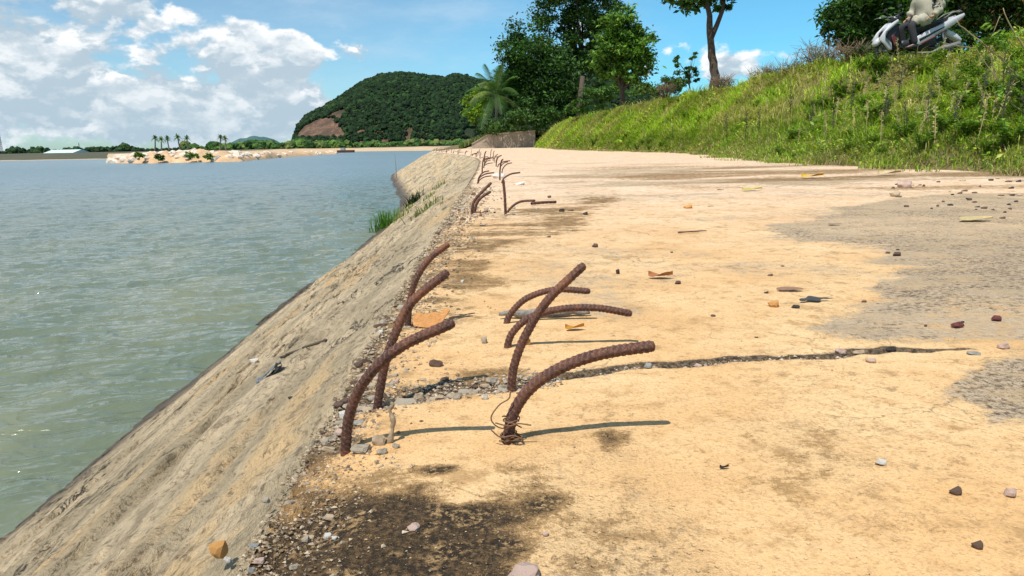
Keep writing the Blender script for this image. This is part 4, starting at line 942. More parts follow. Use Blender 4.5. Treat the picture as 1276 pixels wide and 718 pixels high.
# second cluster
bar([(588, 268), (590, 253), (598, 242), (612, 228)], [0, 0, .05], 'outer of two parallel curved rebars in the second cluster', R=.0082, pitch=.03, seed=8)
bar([(591, 266), (594, 254), (600, 246), (611, 239)], [0, 0, .05], 'inner shorter of two parallel curved rebars in the second cluster', R=.0082, pitch=.03, seed=9)
bar([(630, 268), (629, 245), (627, 224)], [0, 0], 'straight upright rebar in the second cluster', R=.0075, pitch=.03, seed=10)
bar([(632, 265), (640, 256), (650, 251), (667, 250)], [0, 0, 0], 'low arched rebar just right of the straight upright one', R=.0068, pitch=.03, seed=11)
bar([(593, 266), (598, 267), (608, 263)], [0, 0], 'short stub of rebar lying flat between the second cluster rebars', R=.0082, pitch=.03, seed=12)
q0 = G(662, 256); q1 = G(693, 254); o = rebar([q0+Vector((0, 0, .012)), q0.lerp(q1, .5)+Vector((0, 0, .014)), q1+Vector((0, 0, .012))], .009, 'short loose length of rebar lying flat on the slab right of the second cluster', pitch=.03, base=q0); 
# far clusters: variants copied along the edge
fv = []
for k, (lx, lz, fl) in enumerate([(.20, .20, 0), (.26, .12, 0), (.12, .22, 0), (.30, .08, 0), (.05, .28, 0)]):
    o = rebar([Vector((0, 0, -.03)), Vector((0, 0, .0)), Vector((lx*.12, 0, lz*.5)), Vector((lx*.5, 0, lz*.9)), Vector((lx, 0, lz*1.02))], .0105, fine=False, base=(0, 0, 0)); fv.append(o)
FAR_G = 'far rusty rebars along the slab edge'; used = set()
yc = 7.3; ci = 0
while yc < 56:
    for k in range(5 if yc < 30 else 4):
        y = yc + random.uniform(0, 1.0); row = k % 2; ex = float(edge_x(y)); x = ex + (.10 if row == 0 else .36) + random.uniform(-.03, .03)
        vi = random.randrange(5)
        o = fv[vi] if vi not in used else fv[vi].copy()
        if vi in used: COL.objects.link(o)
        used.add(vi); o.location = (x, y, float(slab_z(x, y))); s = random.uniform(.55, .88); o.scale = (s, s, s); o.rotation_euler.z = random.uniform(-.5, .5)
        tag(o, 'small bent rusty rebar in the distant rows along the curving slab edge', 'rebar', FAR_G)
    yc += 2.55; ci += 1
for i, o in enumerate(fv):
    if i not in used: bpy.data.objects.remove(o)
# tie wires
m_wire = mat('tie_wire', (.16, .085, .045), .7, vary=.3, vscale=200)
b0 = G(634, 551); mb = MB()
def coil(c, r, turns, h, wob=.2, seed=0):
    rs = random.Random(seed); n = int(turns*18); return [Vector((c[0]+math.cos(i/18*6.283)*r*(1+rs.uniform(-wob, wob)), c[1]+math.sin(i/18*6.283)*r*(1+rs.uniform(-wob, wob)), c[2]+h*i/n+rs.uniform(-.001, .001))) for i in range(n)]
mb.tube(coil((.0, 0, .004), .0115, 3.2, .010, .25, 1), .0010, 5); mb.tube(coil((.012, -.008, .006), .006, 2.3, .006, .3, 2), .0011, 5); mb.tube(coil((.004, 0, .030), .0105, 1.6, .006, .15, 3), .0011, 5)
pw = [P(u, v, b0.y-.012)-b0 for u, v in ((650, 533), (636, 527), (628, 534), (617, 530), (612, 520), (622, 505), (634, 497), (636, 488))]
mb.tube(crv(pw, 50), .0010, 5); pw = [P(u, v, b0.y-.014)-b0 for u, v in ((617, 527), (634, 531), (646, 528), (662, 530))]; mb.tube(crv(pw, 24), .0010, 5)
pw = [P(u, v, b0.y-.014)-b0 for u, v in ((612, 536), (624, 545), (640, 543), (652, 548))]; mb.tube(crv(pw, 24), .0010, 5)
o = mb.build('tie_wire', m_wire); o.location = b0; tag(o, 'tangled rusty tie wire looped round the foot of the nearest right rebar', 'wire')
# dry twisted strip at the left
b0 = G(486, 551); mb = MB(); pts = [P(u, v, b0.y)-b0 for u, v in ((484, 553), (488, 540), (490, 525), (486, 512), (489, 503), (482, 495), (478, 490))]
mb.tube(crv(pts, 40), [.0042*(1-.7*i/40)*(1+.22*math.sin(i*.55)) for i in range(41)], 7, rough=.7); o = mb.build('dry_root', mat('dry_root', (.34, .25, .16), .95, vary=.35, vscale=150)); o.location = b0; tag(o, 'thin pale twisted root standing up behind the nearest left rebar', 'root')
# weathered stick under the low rebars
b0 = G(622, 397); q1 = G(735, 393); mb = MB(); L = q1-b0
mb.tube([Vector((0, 0, .010))+L*(i/16)+Vector((0, math.sin(i*1.1)*.003, math.sin(i*.7)*.002)) for i in range(17)], [.003+.009*math.sin(math.pi*(i+.6)/17.4)*(1+.15*math.sin(i*2.3)) for i in range(17)], 8, rough=.4)
o = mb.build('weathered_stick', mat('grey_wood', (.26, .23, .20), .9, vary=.4, vscale=60, bump=.7, bscale=150)); o.location = b0; tag(o, 'flat grey weathered piece of wood lying under the low rebars', 'stick')
def twig(a_, c_, r, label, col=(.16, .10, .06)):
    p_, q_ = G(*a_), G(*c_); mb = MB(); L = q_-p_; mb.tube([Vector((0, 0, r*.8+.002))+L*(i/10)+Vector((0, math.sin(i*1.7)*L.length*.012, 0)) for i in range(11)], [r*(1.1-.05*i) for i in range(11)], 6, rough=.5)
    o = mb.build('twig', mat('twig', col, .9, vary=.3, vscale=80)); o.location = p_; tag(o, label, 'twig')
twig((560, 398), (592, 392), .0022, 'dark thin twig behind the orange flake'); twig((845, 291), (880, 289), .004, 'dark twig lying on the slab above the curled brown leaf')
twig((530, 385), (568, 391), .002, 'pale twig between the left rebars and the orange flake', (.5, .36, .2)); twig((560, 392), (620, 398), .0015, 'long thin pale twig pointing at the low rebars', (.45, .32, .18))
q = bank_hit(350, 451); q2 = bank_hit(404, 430); mb = MB(); mb.tube([Vector((0, 0, .015))+(q2-q)*(i/12)+Vector((math.sin(i*1.3)*.02, 0, math.sin(i*1.3)*.005)) for i in range(13)], .0045, 6, rough=.5)
o = mb.build('cord', mat('dark_cord', (.10, .075, .05), .9)); o.location = q; tag(o, 'dark cord lying up the sloping bank above the grey rag', 'cord')

# ------------------------------------------------------------------ stones, leaves
cols = {'grey': (.42, .355, .265), 'white': (.64, .60, .53), 'brown': (.13, .08, .055), 'red': (.16, .05, .045), 'orange': (.60, .30, .09), 'pink': (.56, .40, .32), 'tan': (.50, .38, .25), 'blue': (.33, .33, .30), 'dark': (.05, .04, .035)}
mats = {k: mat(k+'_stone', c, .85, vary=.28, vscale=90, bump=.6, bscale=160) for k, c in cols.items()}
smesh = {(k, s): None for k in cols for s in range(3)}
def stone_mesh(k, s):
    if smesh[(k, s)] is None: smesh[(k, s)] = rock_mesh('stone', s*7+3, mats[k], 2, .45)
    return smesh[(k, s)]
def stone(u, v, w, h, kind, label, group=None, cat='stone', loc=None):
    p = loc or G(u, v+h*.3); p = Vector(p); dep = math.hypot(p.y, .4-p.z)
    if loc is None: p.z = float(slab_z(p.x, p.y))
    o = bpy.data.objects.new('pebble' if w < 14 else 'stone', stone_mesh(kind, random.randrange(3))); COL.objects.link(o)
    rx = w*.5*dep/F; rz = h*.55*dep/F; o.scale = (rx*(1 if group is None else random.uniform(.8, 1.5)), rx*random.uniform(.7, 1), rz); o.location = (p.x, p.y, p.z+rz*(.55 if group is None else .28)); o.rotation_euler = (random.uniform(-.2, .2), random.uniform(-.2, .2), random.uniform(-.5, .5))
    return tag(o, label, cat, group)
for u, v, w, h, k, lb in [
    (604, 425, 10, 10, 'grey', 'grey pebble on the pale crust left of the low rebars'), (965, 378, 17, 9, 'orange', 'smooth orange pebble left of the dark grey leaf'),
    (1193, 404, 17, 8, 'red', 'dark red pebble on the grey worn patch at the right'), (1242, 396, 12, 8, 'red', 'small reddish pebble right of the dark red one'),
    (1118, 316, 11, 6, 'brown', 'brown pebble at the tip of the grey worn patch'), (1098, 580, 15, 9, 'white', 'white angular stone chip alone at the lower right'),
    (1190, 616, 16, 10, 'brown', 'brown stone chip left of the pinkish white one at the lower right'), (1258, 619, 15, 13, 'pink', 'pinkish white stone chip near the right edge'),
    (1217, 684, 14, 10, 'brown', 'dark brown stone chip low in the right corner'), (408, 655, 13, 9, 'white', 'bright white angular chip on the dark mossy patch'),
    (417, 664, 9, 5, 'white', 'tiny white chip just below the bright white one'), (516, 656, 17, 6, 'pink', 'flat pink chip at the middle of the dark mossy patch'),
    (272, 664, 26, 20, 'orange', 'orange lump on the crumbling edge at the lower left'), (281, 672, 10, 8, 'white', 'white chip stuck to the orange lump'),
    (330, 605, 12, 9, 'grey', 'pale grey stone on the shoulder left of the mossy patch'), (365, 690, 12, 8, 'grey', 'bluish grey chip on the mossy shoulder at the bottom'),
    (321, 677, 14, 7, 'pink', 'pale pinkish chip at the bottom left of the mossy patch'), (311, 686, 10, 10, 'blue', 'blue grey stone right of the orange lump'),
    (449, 557, 26, 12, 'grey', 'flat grey stone against the foot of the nearest left rebar'), (472, 549, 18, 16, 'tan', 'tan stone between the left rebar and the twisted root'), (476, 562, 14, 9, 'grey', 'grey stone below the twisted root'), (493, 555, 10, 8, 'grey', 'small grey stone right of the twisted root'),
    (429, 496, 18, 15, 'white', 'pale wedge shaped stone left of the nearest left rebar'), (604, 495, 9, 9, 'white', 'white pebble below the crumbled joint'), (589, 487, 18, 9, 'grey', 'grey stone in the joint left of the tallest rebar'),
    (505, 493, 40, 14, 'grey', 'long grey slab fragment filling the joint between the rebar clusters'), (545, 489, 22, 11, 'tan', 'tan fragment in the joint'), (567, 495, 16, 8, 'grey', 'grey fragment at the lower rim of the joint'), (618, 483, 14, 8, 'white', 'pale fragment of the joint just left of the tallest rebar'),
    (656, 427, 12, 9, 'orange', 'small orange pebble at the foot of the long low rebar'), (808, 457, 12, 8, 'blue', 'bluish chip in the joint right of the nearest right rebar'), (870, 455, 12, 6, 'pink', 'pink chip in the joint'),
    (1047, 440, 14, 8, 'pink', 'pink chip on the upper rim of the joint'), (1070, 439, 16, 7, 'tan', 'tan chip on the upper rim of the joint'), (1085, 452, 15, 6, 'pink', 'rosy chip in the dark part of the joint'), (1213, 442, 18, 5, 'blue', 'flat pale blue chip at the right end of the joint'), (1110, 435, 14, 8, 'dark', 'black chip on the rim of the joint'),
    (1250, 433, 16, 9, 'pink', 'pinkish chip at the right edge end of the joint'), (622, 220, 18, 8, 'white', 'white broken concrete chunk among the distant rebars'), (648, 229, 18, 4, 'white', 'flat white chunk behind the straight upright rebar'),
    (1115, 243, 15, 8, 'tan', 'tan stone below the pale leaf near the grass'), (1127, 230, 18, 12, 'pink', 'pinkish stone near the foot of the grass'), (992, 381, 12, 5, 'dark', 'tiny dark crumb below the dark grey leaf'),
    (770, 338, 6, 7, 'dark', 'tiny dark crumb left of the curled leaf'), (845, 351, 9, 5, 'brown', 'brown crumb right of the curled leaf'), (742, 305, 9, 6, 'brown', 'brown pebble above the pointed rebar tip'), (1255, 192, 14, 9, 'white', 'pale stone at the foot of the grass near the right edge'),
    (700, 262, 8, 5, 'dark', 'small dark pebble right of the loose rebar'), (730, 266, 8, 4, 'dark', 'small dark pebble farther right of the loose rebar'), (858, 258, 14, 5, 'orange', 'orange pebble on the far slab'), (680, 665, 10, 5, 'pink', 'pink chip at the right fringe of the mossy patch'), (655, 712, 45, 14, 'pink', 'flat pinkish patch of broken stone cut by the bottom edge')]:
    stone(u, v, w, h, k, lb)
# rubble strip along the edge and the joint
for i in range(290):
    if i < 110:
        u_e = random.uniform(0, 1); y = math.exp(random.uniform(math.log(.72), math.log(1.9))); x = float(edge_x(y))+abs(random.gauss(0, .045))-.015
        lb, gp = 'small broken grey stone in the crumbled strip along the slab edge', 'rubble along the slab edge'
    elif i < 150:
        x = random.uniform(-.26, .03); y = float(joint_y(x))+random.gauss(.008, .022); lb, gp = 'small broken stone packed in the left end of the joint', 'rubble in the left end of the joint'
    elif i < 200:
        y = math.exp(random.uniform(math.log(1.9), math.log(6))); x = float(edge_x(y))+abs(random.gauss(0, .10)); lb, gp = 'small broken stone on the slab shoulder between the rebar clusters', 'rubble between the rebar clusters'
    elif i >= 230:
        x = float(edge_x(1.2))+abs(random.gauss(.03, .06)); y = random.choice([random.uniform(1.0, 1.35), random.gauss(1.17, .05)]); lb, gp = 'rough grey rubble stone where the joint meets the crumbled slab edge', 'rubble where the joint meets the edge'
    else:
        y = random.uniform(4, 4.7); x = random.gauss(-.1, .13); lb, gp = 'small pale stone scattered round the second rebar cluster', 'rubble round the second rebar cluster'
    dep = math.hypot(y, .4); sz = random.choice([3, 4, 5, 6, 8, 12]) if i < 110 else random.choice([4, 6, 8, 10, 13, 17]) if i < 150 else random.uniform(3, 8)
    if i < 110: sz *= 1.15
    if 190 <= i < 230: sz = random.uniform(2.5, 6)
    if i >= 230: sz = random.choice([5, 6, 8, 10, 13, 20])
    stone(0, 0, sz, sz*random.uniform(.4, .8), random.choice(['grey', 'grey', 'tan', 'tan', 'white', 'pink', 'brown', 'blue'] if i % 5 == 0 else ['grey', 'grey', 'tan', 'brown']), lb, gp, loc=(x, y, float(slab_z(x, y))))
# mid-distance pebbles
for i in range(70):
    if i < 45: u, v = random.uniform(1090, 1276), random.uniform(222, 262)
    else: u, v = random.uniform(660, 1270), random.uniform(235, 430)
    stone(u, v, random.uniform(3, 8), random.uniform(2, 4), random.choice(['brown', 'dark', 'tan', 'brown']), 'small dark pebble lying on the slab near the grass' if i < 45 else 'small dark pebble scattered on the open slab', 'dark pebbles near the grass' if i < 45 else 'dark pebbles on the open slab')
# grit (uncountable)
def grit(n, fx, name, label, cmin, cmax, smin, smax, kcols):
    tet = np.array([(1, .1, 0), (-.6, .8, 0), (-.5, -.8, .1), (.1, 0, .9), (.3, -.1, -.6)]); tf = np.array([(0, 1, 3), (1, 2, 3), (2, 0, 3), (1, 0, 4), (2, 1, 4), (0, 2, 4)])
    x, y = fx(n); n = len(x); z = slab_z(x, y); s = (smin+(smax-smin)*RNG.random(n)**2.6)*np.maximum(y, .8)**.6
    a = RNG.random(n)*6.28; V = np.repeat(tet[None], n, 0)*(.6+.8*RNG.random((n, 5, 1))); Vx = V[..., 0]*np.cos(a)[:, None]-V[..., 1]*np.sin(a)[:, None]; Vy = V[..., 0]*np.sin(a)[:, None]+V[..., 1]*np.cos(a)[:, None]
    V = np.stack([Vx, Vy, V[..., 2]*.7], -1)*s[:, None, None] + np.stack([x, y, z+s*.2], -1)[:, None, :]
    c = np.repeat(pick(n, kcols, [1]*len(kcols)), 5, 0)
    o = mesh_np(name, V.reshape(-1, 3), (np.arange(n)[:, None, None]*5+tf[None]).reshape(-1, 3), m_grit, None, False, {'col': c}); tag(o, label, 'gravel', kind='stuff')
m_grit = mat('grit', attr='col', rough=.9, vary=.2, vscale=200)
def f_edge(n): y = np.exp(RNG.uniform(math.log(.55), math.log(7), n)); return edge_x(y)+np.abs(RNG.normal(size=n))*.05*(1+.25*y)-.015, y
def f_joint(n): x = np.concatenate([RNG.uniform(-.27, .08, n*14//15), RNG.uniform(.0, .62, n//15)]); return x, joint_y(x)+RNG.normal(size=len(x))*np.where(x < .1, .022, .011)
def f_moss(n):
    x = RNG.uniform(-.3, .12, n); y = RNG.uniform(.56, .95, n); k = slab_masks(x, y)[0]+.08 > RNG.random(n); return x[k], y[k]
def f_all(n): y = np.exp(RNG.uniform(math.log(.6), math.log(12), n)); x = RNG.uniform(-.3, .85, n)*np.maximum(y, .5); k = (x > edge_x(y)+.05) & (fbm(x*3, y*3, 3, 90) > .46); return x[k], y[k]
grit(12000, f_edge, 'edge_grit', 'fine pale grit and crumbs on the crumbling slab shoulder', 0, 0, .0007, .0046, [(.38, .29, .19), (.30, .23, .15), (.17, .12, .07), (.44, .35, .24), (.26, .17, .09)])
grit(4200, f_joint, 'joint_grit', 'fine crumbs lying in the crumbled slab joint', 0, 0, .0008, .0050, [(.42, .34, .25), (.3, .24, .17), (.16, .11, .07), (.48, .39, .29)])
grit(1100, f_moss, 'moss_grit', 'fine pale crumbs on the dark mossy patch', 0, 0, .0006, .0020, [(.36, .26, .15), (.25, .17, .09), (.45, .36, .25), (.15, .1, .05)])
grit(2600, f_all, 'slab_grit', 'fine sand crumbs scattered on the open slab', 0, 0, .0006, .0018, [(.2, .13, .07), (.5, .36, .2), (.34, .22, .12)])

def leaf(u, v, w, hpx, col, label, curl=.3, rot=0, lobes=1):
    p = G(u, v); p.z = float(slab_z(p.x, p.y)); dep = math.hypot(p.y, .4); L = w*dep/F; n = 14; mb = MB(); V = []
    Wd_ = L*.26; lift = hpx*dep/F
    for i in range(n+1):
        f = i/n; wd = Wd_*math.sin(math.pi*min(f*.97+.02, 1))**.75*(1 if lobes == 1 else (.75+.35*math.cos(f*12)))
        for j in range(-2, 3):
            yy = j/2*wd; zz = lift*(.10 + curl*(1-math.cos((f-.38)*2.2))*.9 + .75*(abs(j)/2)**1.6*curl*2*(.5+.5*math.sin(f*5+j)))+.0015
            V.append(((f-.5)*L, yy*(1-.3*curl)+L*.10*math.sin(f*3.0), zz))
    V += [(x, y, z-.0007) for x, y, z in V]; nn = (n+1)*5; fq = grid_faces(n+1, 5); mb.add(V, [fq, fq[:, ::-1]+nn])
    mb.tube([(.5*L, 0, lift*curl*.8+.002), (.62*L, .02*L, .004)], [L*.012, L*.008], 4)
    o = mb.build('fallen_leaf', mat('leaf_'+label.split()[0], col, .55, vary=.25, vscale=60, trans=.15)); o.location = p+Vector((0, 0, L*.045)); o.rotation_euler = (.14 if u > 830 or v < 300 else .10, 0, rot); tag(o, label, 'leaf')
leaf(823, 346, 30, 13, (.42, .17, .06), 'curled reddish brown dry leaf in the middle of the slab', .30, -.2)
leaf(984, 361, 32, 4, (.30, .17, .10), 'flat dull brown leaf above the smooth orange pebble', .2, -.1)
leaf(1015, 375, 40, 4, (.065, .065, .06), 'flat dark grey lobed leaf right of the orange pebble', .15, .15, 2)
leaf(716, 412, 24, 12, (.55, .26, .03), 'crumpled amber leaf below the low rebars', .28, .1)
leaf(1012, 222, 27, 7, (.75, .45, .02), 'bright yellow leaf near the foot of the grass', .35, 0)
leaf(937, 238, 27, 5, (.55, .47, .10), 'yellow green leaf left of and below the bright yellow one', .3, .2)
leaf(1216, 276, 44, 5, (.55, .43, .20), 'long pale yellow leaf on the grey worn patch', .3, .1)
leaf(1108, 219, 28, 6, (.62, .48, .24), 'pale cream leaf at the edge of the grass', .4, -.1)
leaf(824, 189, 8, 5, (.85, .65, .05), 'tiny yellow leaf at the far foot of the grass', .4, 0)
leaf(902, 586, 11, 4, (.06, .04, .03), 'tiny folded black leaf alone on the near slab', .6, 0)
leaf(1040, 264+17, 16, 3, (.3, .2, .12), 'small brown leaf on the far slab above the grey worn patch', .2, 0)
# big orange flake
p = G(537, 408); p.z = float(slab_z(p.x, p.y)); mb = MB(); k = 1.72/F
out_l = [(-21, 0), (-22, 9), (-15, 15), (-7, 12), (2, 15), (11, 14), (17, 19), (23, 17), (17, 9), (13, 2), (5, -1), (-4, -3), (-13, -2)]
ft = [(x*k, y*k*.35, (y+4)*k) for x, y in out_l]; bk = [(x*k*.9+.002, y*k*.35+.016, (y+3)*k*.85) for x, y in out_l]
mb.loft([ft, [((a[0]+b_[0])/2*1.04, (a[1]+b_[1])/2, (a[2]+b_[2])/2+.002) for a, b_ in zip(ft, bk)], bk]); o = mb.build('clay_flake', mat('orange_clay', (.60, .29, .10), .8, vary=.2, vscale=70, bump=.6, bscale=120), smooth=False); o.location = p
tag(o, 'large tilted orange clay flake among the left rebars', 'clay piece')
# rag on the bank, pale scrap
q = bank_hit(335, 466); mb = MB(); n = 12; V = []
XX, YY = np.meshgrid(np.linspace(-1, 1, n), np.linspace(-1, 1, n)); ZZ = .35*fbm(XX*3+5, YY*3, 3, 80)+.1; mb.add(np.stack([XX*.036*(1-.2*YY**2), YY*.034*(1-.3*XX**2), ZZ*.07+XX*.036*.72], -1).reshape(-1, 3), grid_faces(n, n)[:, ::-1])
mb.add(np.stack([XX*.036*(1-.2*YY**2), YY*.034*(1-.3*XX**2), ZZ*.07+XX*.036*.72-.012], -1).reshape(-1, 3), grid_faces(n, n))
o = mb.build('crumpled_rag', mat('blue_grey_rag', (.15, .165, .18), .8, vary=.6, vscale=60, bump=.8, bscale=90)); o.location = q-Vector((0, 0, .012)); tag(o, 'crumpled blue grey rag lying on the sloping bank', 'rag')
q = bank_hit(317, 452); stone(0, 0, 12, 7, 'white', 'white scrap above the crumpled rag on the bank', loc=q, cat='scrap')
q = bank_hit(362, 497); stone(0, 0, 7, 4, 'dark', 'dark crumb on the ochre streak of the bank', loc=q)

# ------------------------------------------------------------------ motorbike and rider
def skinmesh(name, verts, edges, radii, m, parent=None, sub=2):
    me = bpy.data.meshes.new(name); me.from_pydata([tuple(v) for v in verts], edges, []); o = bpy.data.objects.new(name, me); COL.objects.link(o)
    sk = o.modifiers.new('s', 'SKIN'); sk.use_smooth_shade = True; o.modifiers.new('b', 'SUBSURF').levels = sub; o.modifiers['b'].render_levels = sub
    for i, r in enumerate(radii): me.skin_vertices[0].data[i].radius = (r, r) if not hasattr(r, '__len__') else r
    me.skin_vertices[0].data[0].use_root = True
    bpy.context.view_layer.update(); dg = bpy.context.evaluated_depsgraph_get(); m2 = bpy.data.meshes.new_from_object(o.evaluated_get(dg)); bpy.data.objects.remove(o)
    m2.materials.clear(); m2.materials.append(m); o = bpy.data.objects.new(name, m2); COL.objects.link(o)
    for p in m2.polygons: p.use_smooth = True
    if parent: o.parent = parent
    return o
m_white = mat('white_paint', (.48, .48, .49), .38, vary=.05, vscale=5, spec=.5); m_blk = mat('black_plastic', (.018, .018, .020), .45, vary=.2, vscale=20); m_tyre = mat('tyre_rubber', (.02, .02, .02), .85, vary=.2, vscale=30)
m_chr = mat('grey_metal', (.35, .35, .36), .35, metal=.8, vary=.1); m_redp = mat('dark_red_trim', (.16, .03, .03), .4, vary=.1); m_lamp = mat('red_lens', (.30, .02, .015), .2, vary=.05); m_glass = mat('lamp_glass', (.5, .52, .55), .1, vary=.05); m_greyp = mat('grey_trim', (.22, .20, .20), .4, vary=.1)
bike = empty('motorbike', BIKE, rz=math.radians(6), label='white and black motorbike parked on the crest of the grassy embankment', cat='motorbike')
def ring(c, R_, r_, n=28, k=8):
    V = [(c[0]+math.cos(2*math.pi*i/n)*(R_+r_*math.cos(2*math.pi*j/k)), c[1]+r_*1.1*math.sin(2*math.pi*j/k), c[2]+math.sin(2*math.pi*i/n)*(R_+r_*math.cos(2*math.pi*j/k))) for i in range(n) for j in range(k)]
    Q = [(i*k+j, ((i+1) % n)*k+j, ((i+1) % n)*k+(j+1) % k, i*k+(j+1) % k) for i in range(n) for j in range(k)]; return V, np.array(Q)
for cx_ in (-.68, .58):
    w_ = MB(); w_.add(*ring((cx_, 0, .28), .232, .044)); w_o = w_.build('wheel', m_tyre, bike)
    r_ = MB(); r_.add(*ring((cx_, 0, .28), .188, .012, 28, 5))
    for k in range(6):
        a = k*math.pi/3+.2; r_.tube([(cx_+math.cos(a)*.03, 0, .28+math.sin(a)*.03), (cx_+math.cos(a)*.19, 0, .28+math.sin(a)*.19)], .011, 5)
    r_.tube([(cx_, -.05, .28), (cx_, .05, .28)], .045, 12); r_.build('rim', m_chr, w_o)
def slab2(pts, y0, y1, taper=.85):
    """side-profile polygon given thickness with softened sides"""
    c = np.mean(pts, 0); rings = []
    for y, s in ((y0, taper), (y0+(y1-y0)*.2, 1), (y0+(y1-y0)*.8, 1), (y1, taper)): rings.append([(c[0]+(p[0]-c[0])*s, y, c[1]+(p[1]-c[1])*s) for p in pts])
    return MB().loft(rings)
slab2([(-1.00, .42), (-.93, .52), (-.80, .57), (-.62, .52), (-.50, .38), (-.52, .33), (-.64, .47), (-.76, .50), (-.88, .42), (-.95, .36)], -.075, .075, .8).build('front_fender', m_white, bike)
slab2([(-.94, .50), (-.84, .66), (-.68, .82), (-.55, .90), (-.51, .86), (-.62, .78), (-.76, .66), (-.82, .54), (-.66, .40), (-.64, .28), (-.70, .27), (-.82, .40)], -.15, -.10, .9).build('front_fairing', m_white, bike)
slab2([(-.94, .50), (-.84, .66), (-.68, .82), (-.55, .90), (-.51, .86), (-.62, .78), (-.76, .66), (-.82, .54), (-.66, .40), (-.64, .28), (-.70, .27), (-.82, .40)], .10, .15, .9).build('front_fairing', m_white, bike)
slab2([(-.80, .58), (-.66, .80), (-.56, .86), (-.50, .80), (-.44, .55), (-.42, .30), (-.52, .24), (-.64, .36)], -.10, .10, .9).build('leg_shield', m_blk, bike)
slab2([(-.79, .70), (-.66, .84), (-.62, .82), (-.74, .66)], -.085, .085, .8).build('headlight', m_glass, bike)
slab2([(-.68, .56), (-.62, .60), (-.55, .40), (-.60, .36)], -.157, -.149, .9).build('trim_stripe', m_redp, bike)
slab2([(-.50, .34), (-.10, .26), (.20, .30), (.42, .42), (.40, .58), (.10, .66), (-.14, .50), (-.40, .48)], -.11, .11, .85).build('engine_frame', m_blk, bike)
SP = [(-.20, .36), (-.10, .55), (.15, .68), (.45, .80), (.70, .94), (.92, 1.02), (.95, .98), (.80, .84), (.50, .66), (.20, .48), (-.05, .36)]
slab2(SP, -.16, -.11, .92).build('side_panel', m_white, bike); slab2(SP, .11, .16, .92).build('side_panel', m_white, bike)
slab2([(-.06, .50), (.20, .62), (.50, .755), (.48, .72), (.20, .575), (-.04, .45)], -.168, -.159, .98).build('trim_stripe', m_blk, bike)
slab2([(.00, .42), (.28, .55), (.52, .69), (.50, .66), (.28, .52), (.02, .39)], -.167, -.159, .98).build('trim_stripe', m_redp, bike)
slab2([(-.22, .74), (-.05, .80), (.20, .84), (.50, .92), (.64, .96), (.60, .88), (.30, .74), (.0, .64), (-.15, .62)], -.13, .13, .88).build('seat', m_blk, bike)
slab2([(.80, .92), (.94, 1.00), (.98, .96), (.90, .84)], -.09, .09, .85).build('tail_light', m_lamp, bike)
slab2([(.62, .72), (.86, .62), (1.00, .50), (.98, .44), (.82, .50), (.62, .60)], -.07, .07, .85).build('rear_fender', m_white, bike)
MB().tube([(.50, -.12, .92), (.66, -.12, 1.03), (.84, -.10, 1.08), (.95, -.03, 1.07), (.95, .03, 1.07), (.84, .10, 1.08), (.66, .12, 1.03), (.50, .12, .92)], .013, 6).build('grab_rail', m_greyp, bike)
mb = MB(); mb.tube([(-.52, 0, .86), (-.54, 0, .97)], .03, 8); mb.tube([(-.60, -.34, 1.00), (-.56, -.20, .99), (-.54, 0, .97), (-.56, .20, .99), (-.60, .34, 1.00)], .013, 8); hb = mb.build('handlebar', m_chr, bike)
for s_ in (-1, 1):
    MB().tube([(-.57, s_*.22, .992), (-.605, s_*.36, 1.003)], .019, 8).build('grip', m_blk, hb)
    MB().tube([(-.60, s_*.22, .985), (-.72, s_*.28, .985), (-.78, s_*.36, .97)], .007, 5).build('brake_lever', m_chr, hb)
    mm = MB().tube([(-.57, s_*.2, 1.0), (-.60, s_*.24, 1.12)], .006, 5).build('mirror_stem', m_blk, bike)
    MB().loft([[(-.60+math.cos(a)*r_*.05*0+dx_, s_*.25+math.cos(a)*r_*.055, 1.14+math.sin(a)*r_*.035) for a in np.linspace(0, 2*math.pi, 12, endpoint=False)] for dx_, r_ in ((-.02, .6), (-.01, 1), (.008, 1))]).build('mirror', m_blk, mm)
slab2([(-.66, .90), (-.50, .98), (-.44, .92), (-.52, .84)], -.12, .12, .8).build('handlebar_cover', m_blk, bike)
mb = MB()
for s_ in (-1, 1): mb.tube([(-.58, s_*.065, .62), (-.68, s_*.065, .28)], .017, 8)
mb.build('front_fork', m_chr, bike)
MB().tube([(-.05, -.13, .22), (.25, -.15, .22), (.45, -.16, .30), (.86, -.17, .40)], [.018, .02, .042, .05], 12).build('exhaust', m_greyp, bike)
MB().tube([(.05, -.09, .34), (.58, -.09, .28)], .022, 6).build('swing_arm', m_blk, bike)
MB().tube([(.60, -.11, .32), (.45, -.11, .72)], .026, 8).build('shock_absorber', m_chr, bike)
MB().tube([(-.12, -.22, .30), (-.12, .22, .30)], .016, 8).build('foot_peg', m_blk, bike)
MB().tube([(.05, -.08, .24), (.10, -.20, .0)], .010, 6).build('side_stand', m_blk, bike)

# rider
m_skin = mat('skin', (.36, .20, .13), .55, vary=.08); m_hair = mat('black_hair', (.012, .010, .009), .6, vary=.2, vscale=60)
m_khaki = mat('beige_cloth', (.38, .35, .265), .85, vary=.10, vscale=9); m_trs = mat('dark_trousers', (.035, .035, .04), .9, vary=.2, vscale=12)
rider = empty('person', BIKE+Vector((.0, 0, 0)), rz=math.radians(6), label='person in a loose beige jacket with black letters sitting on the motorbike', cat='person')
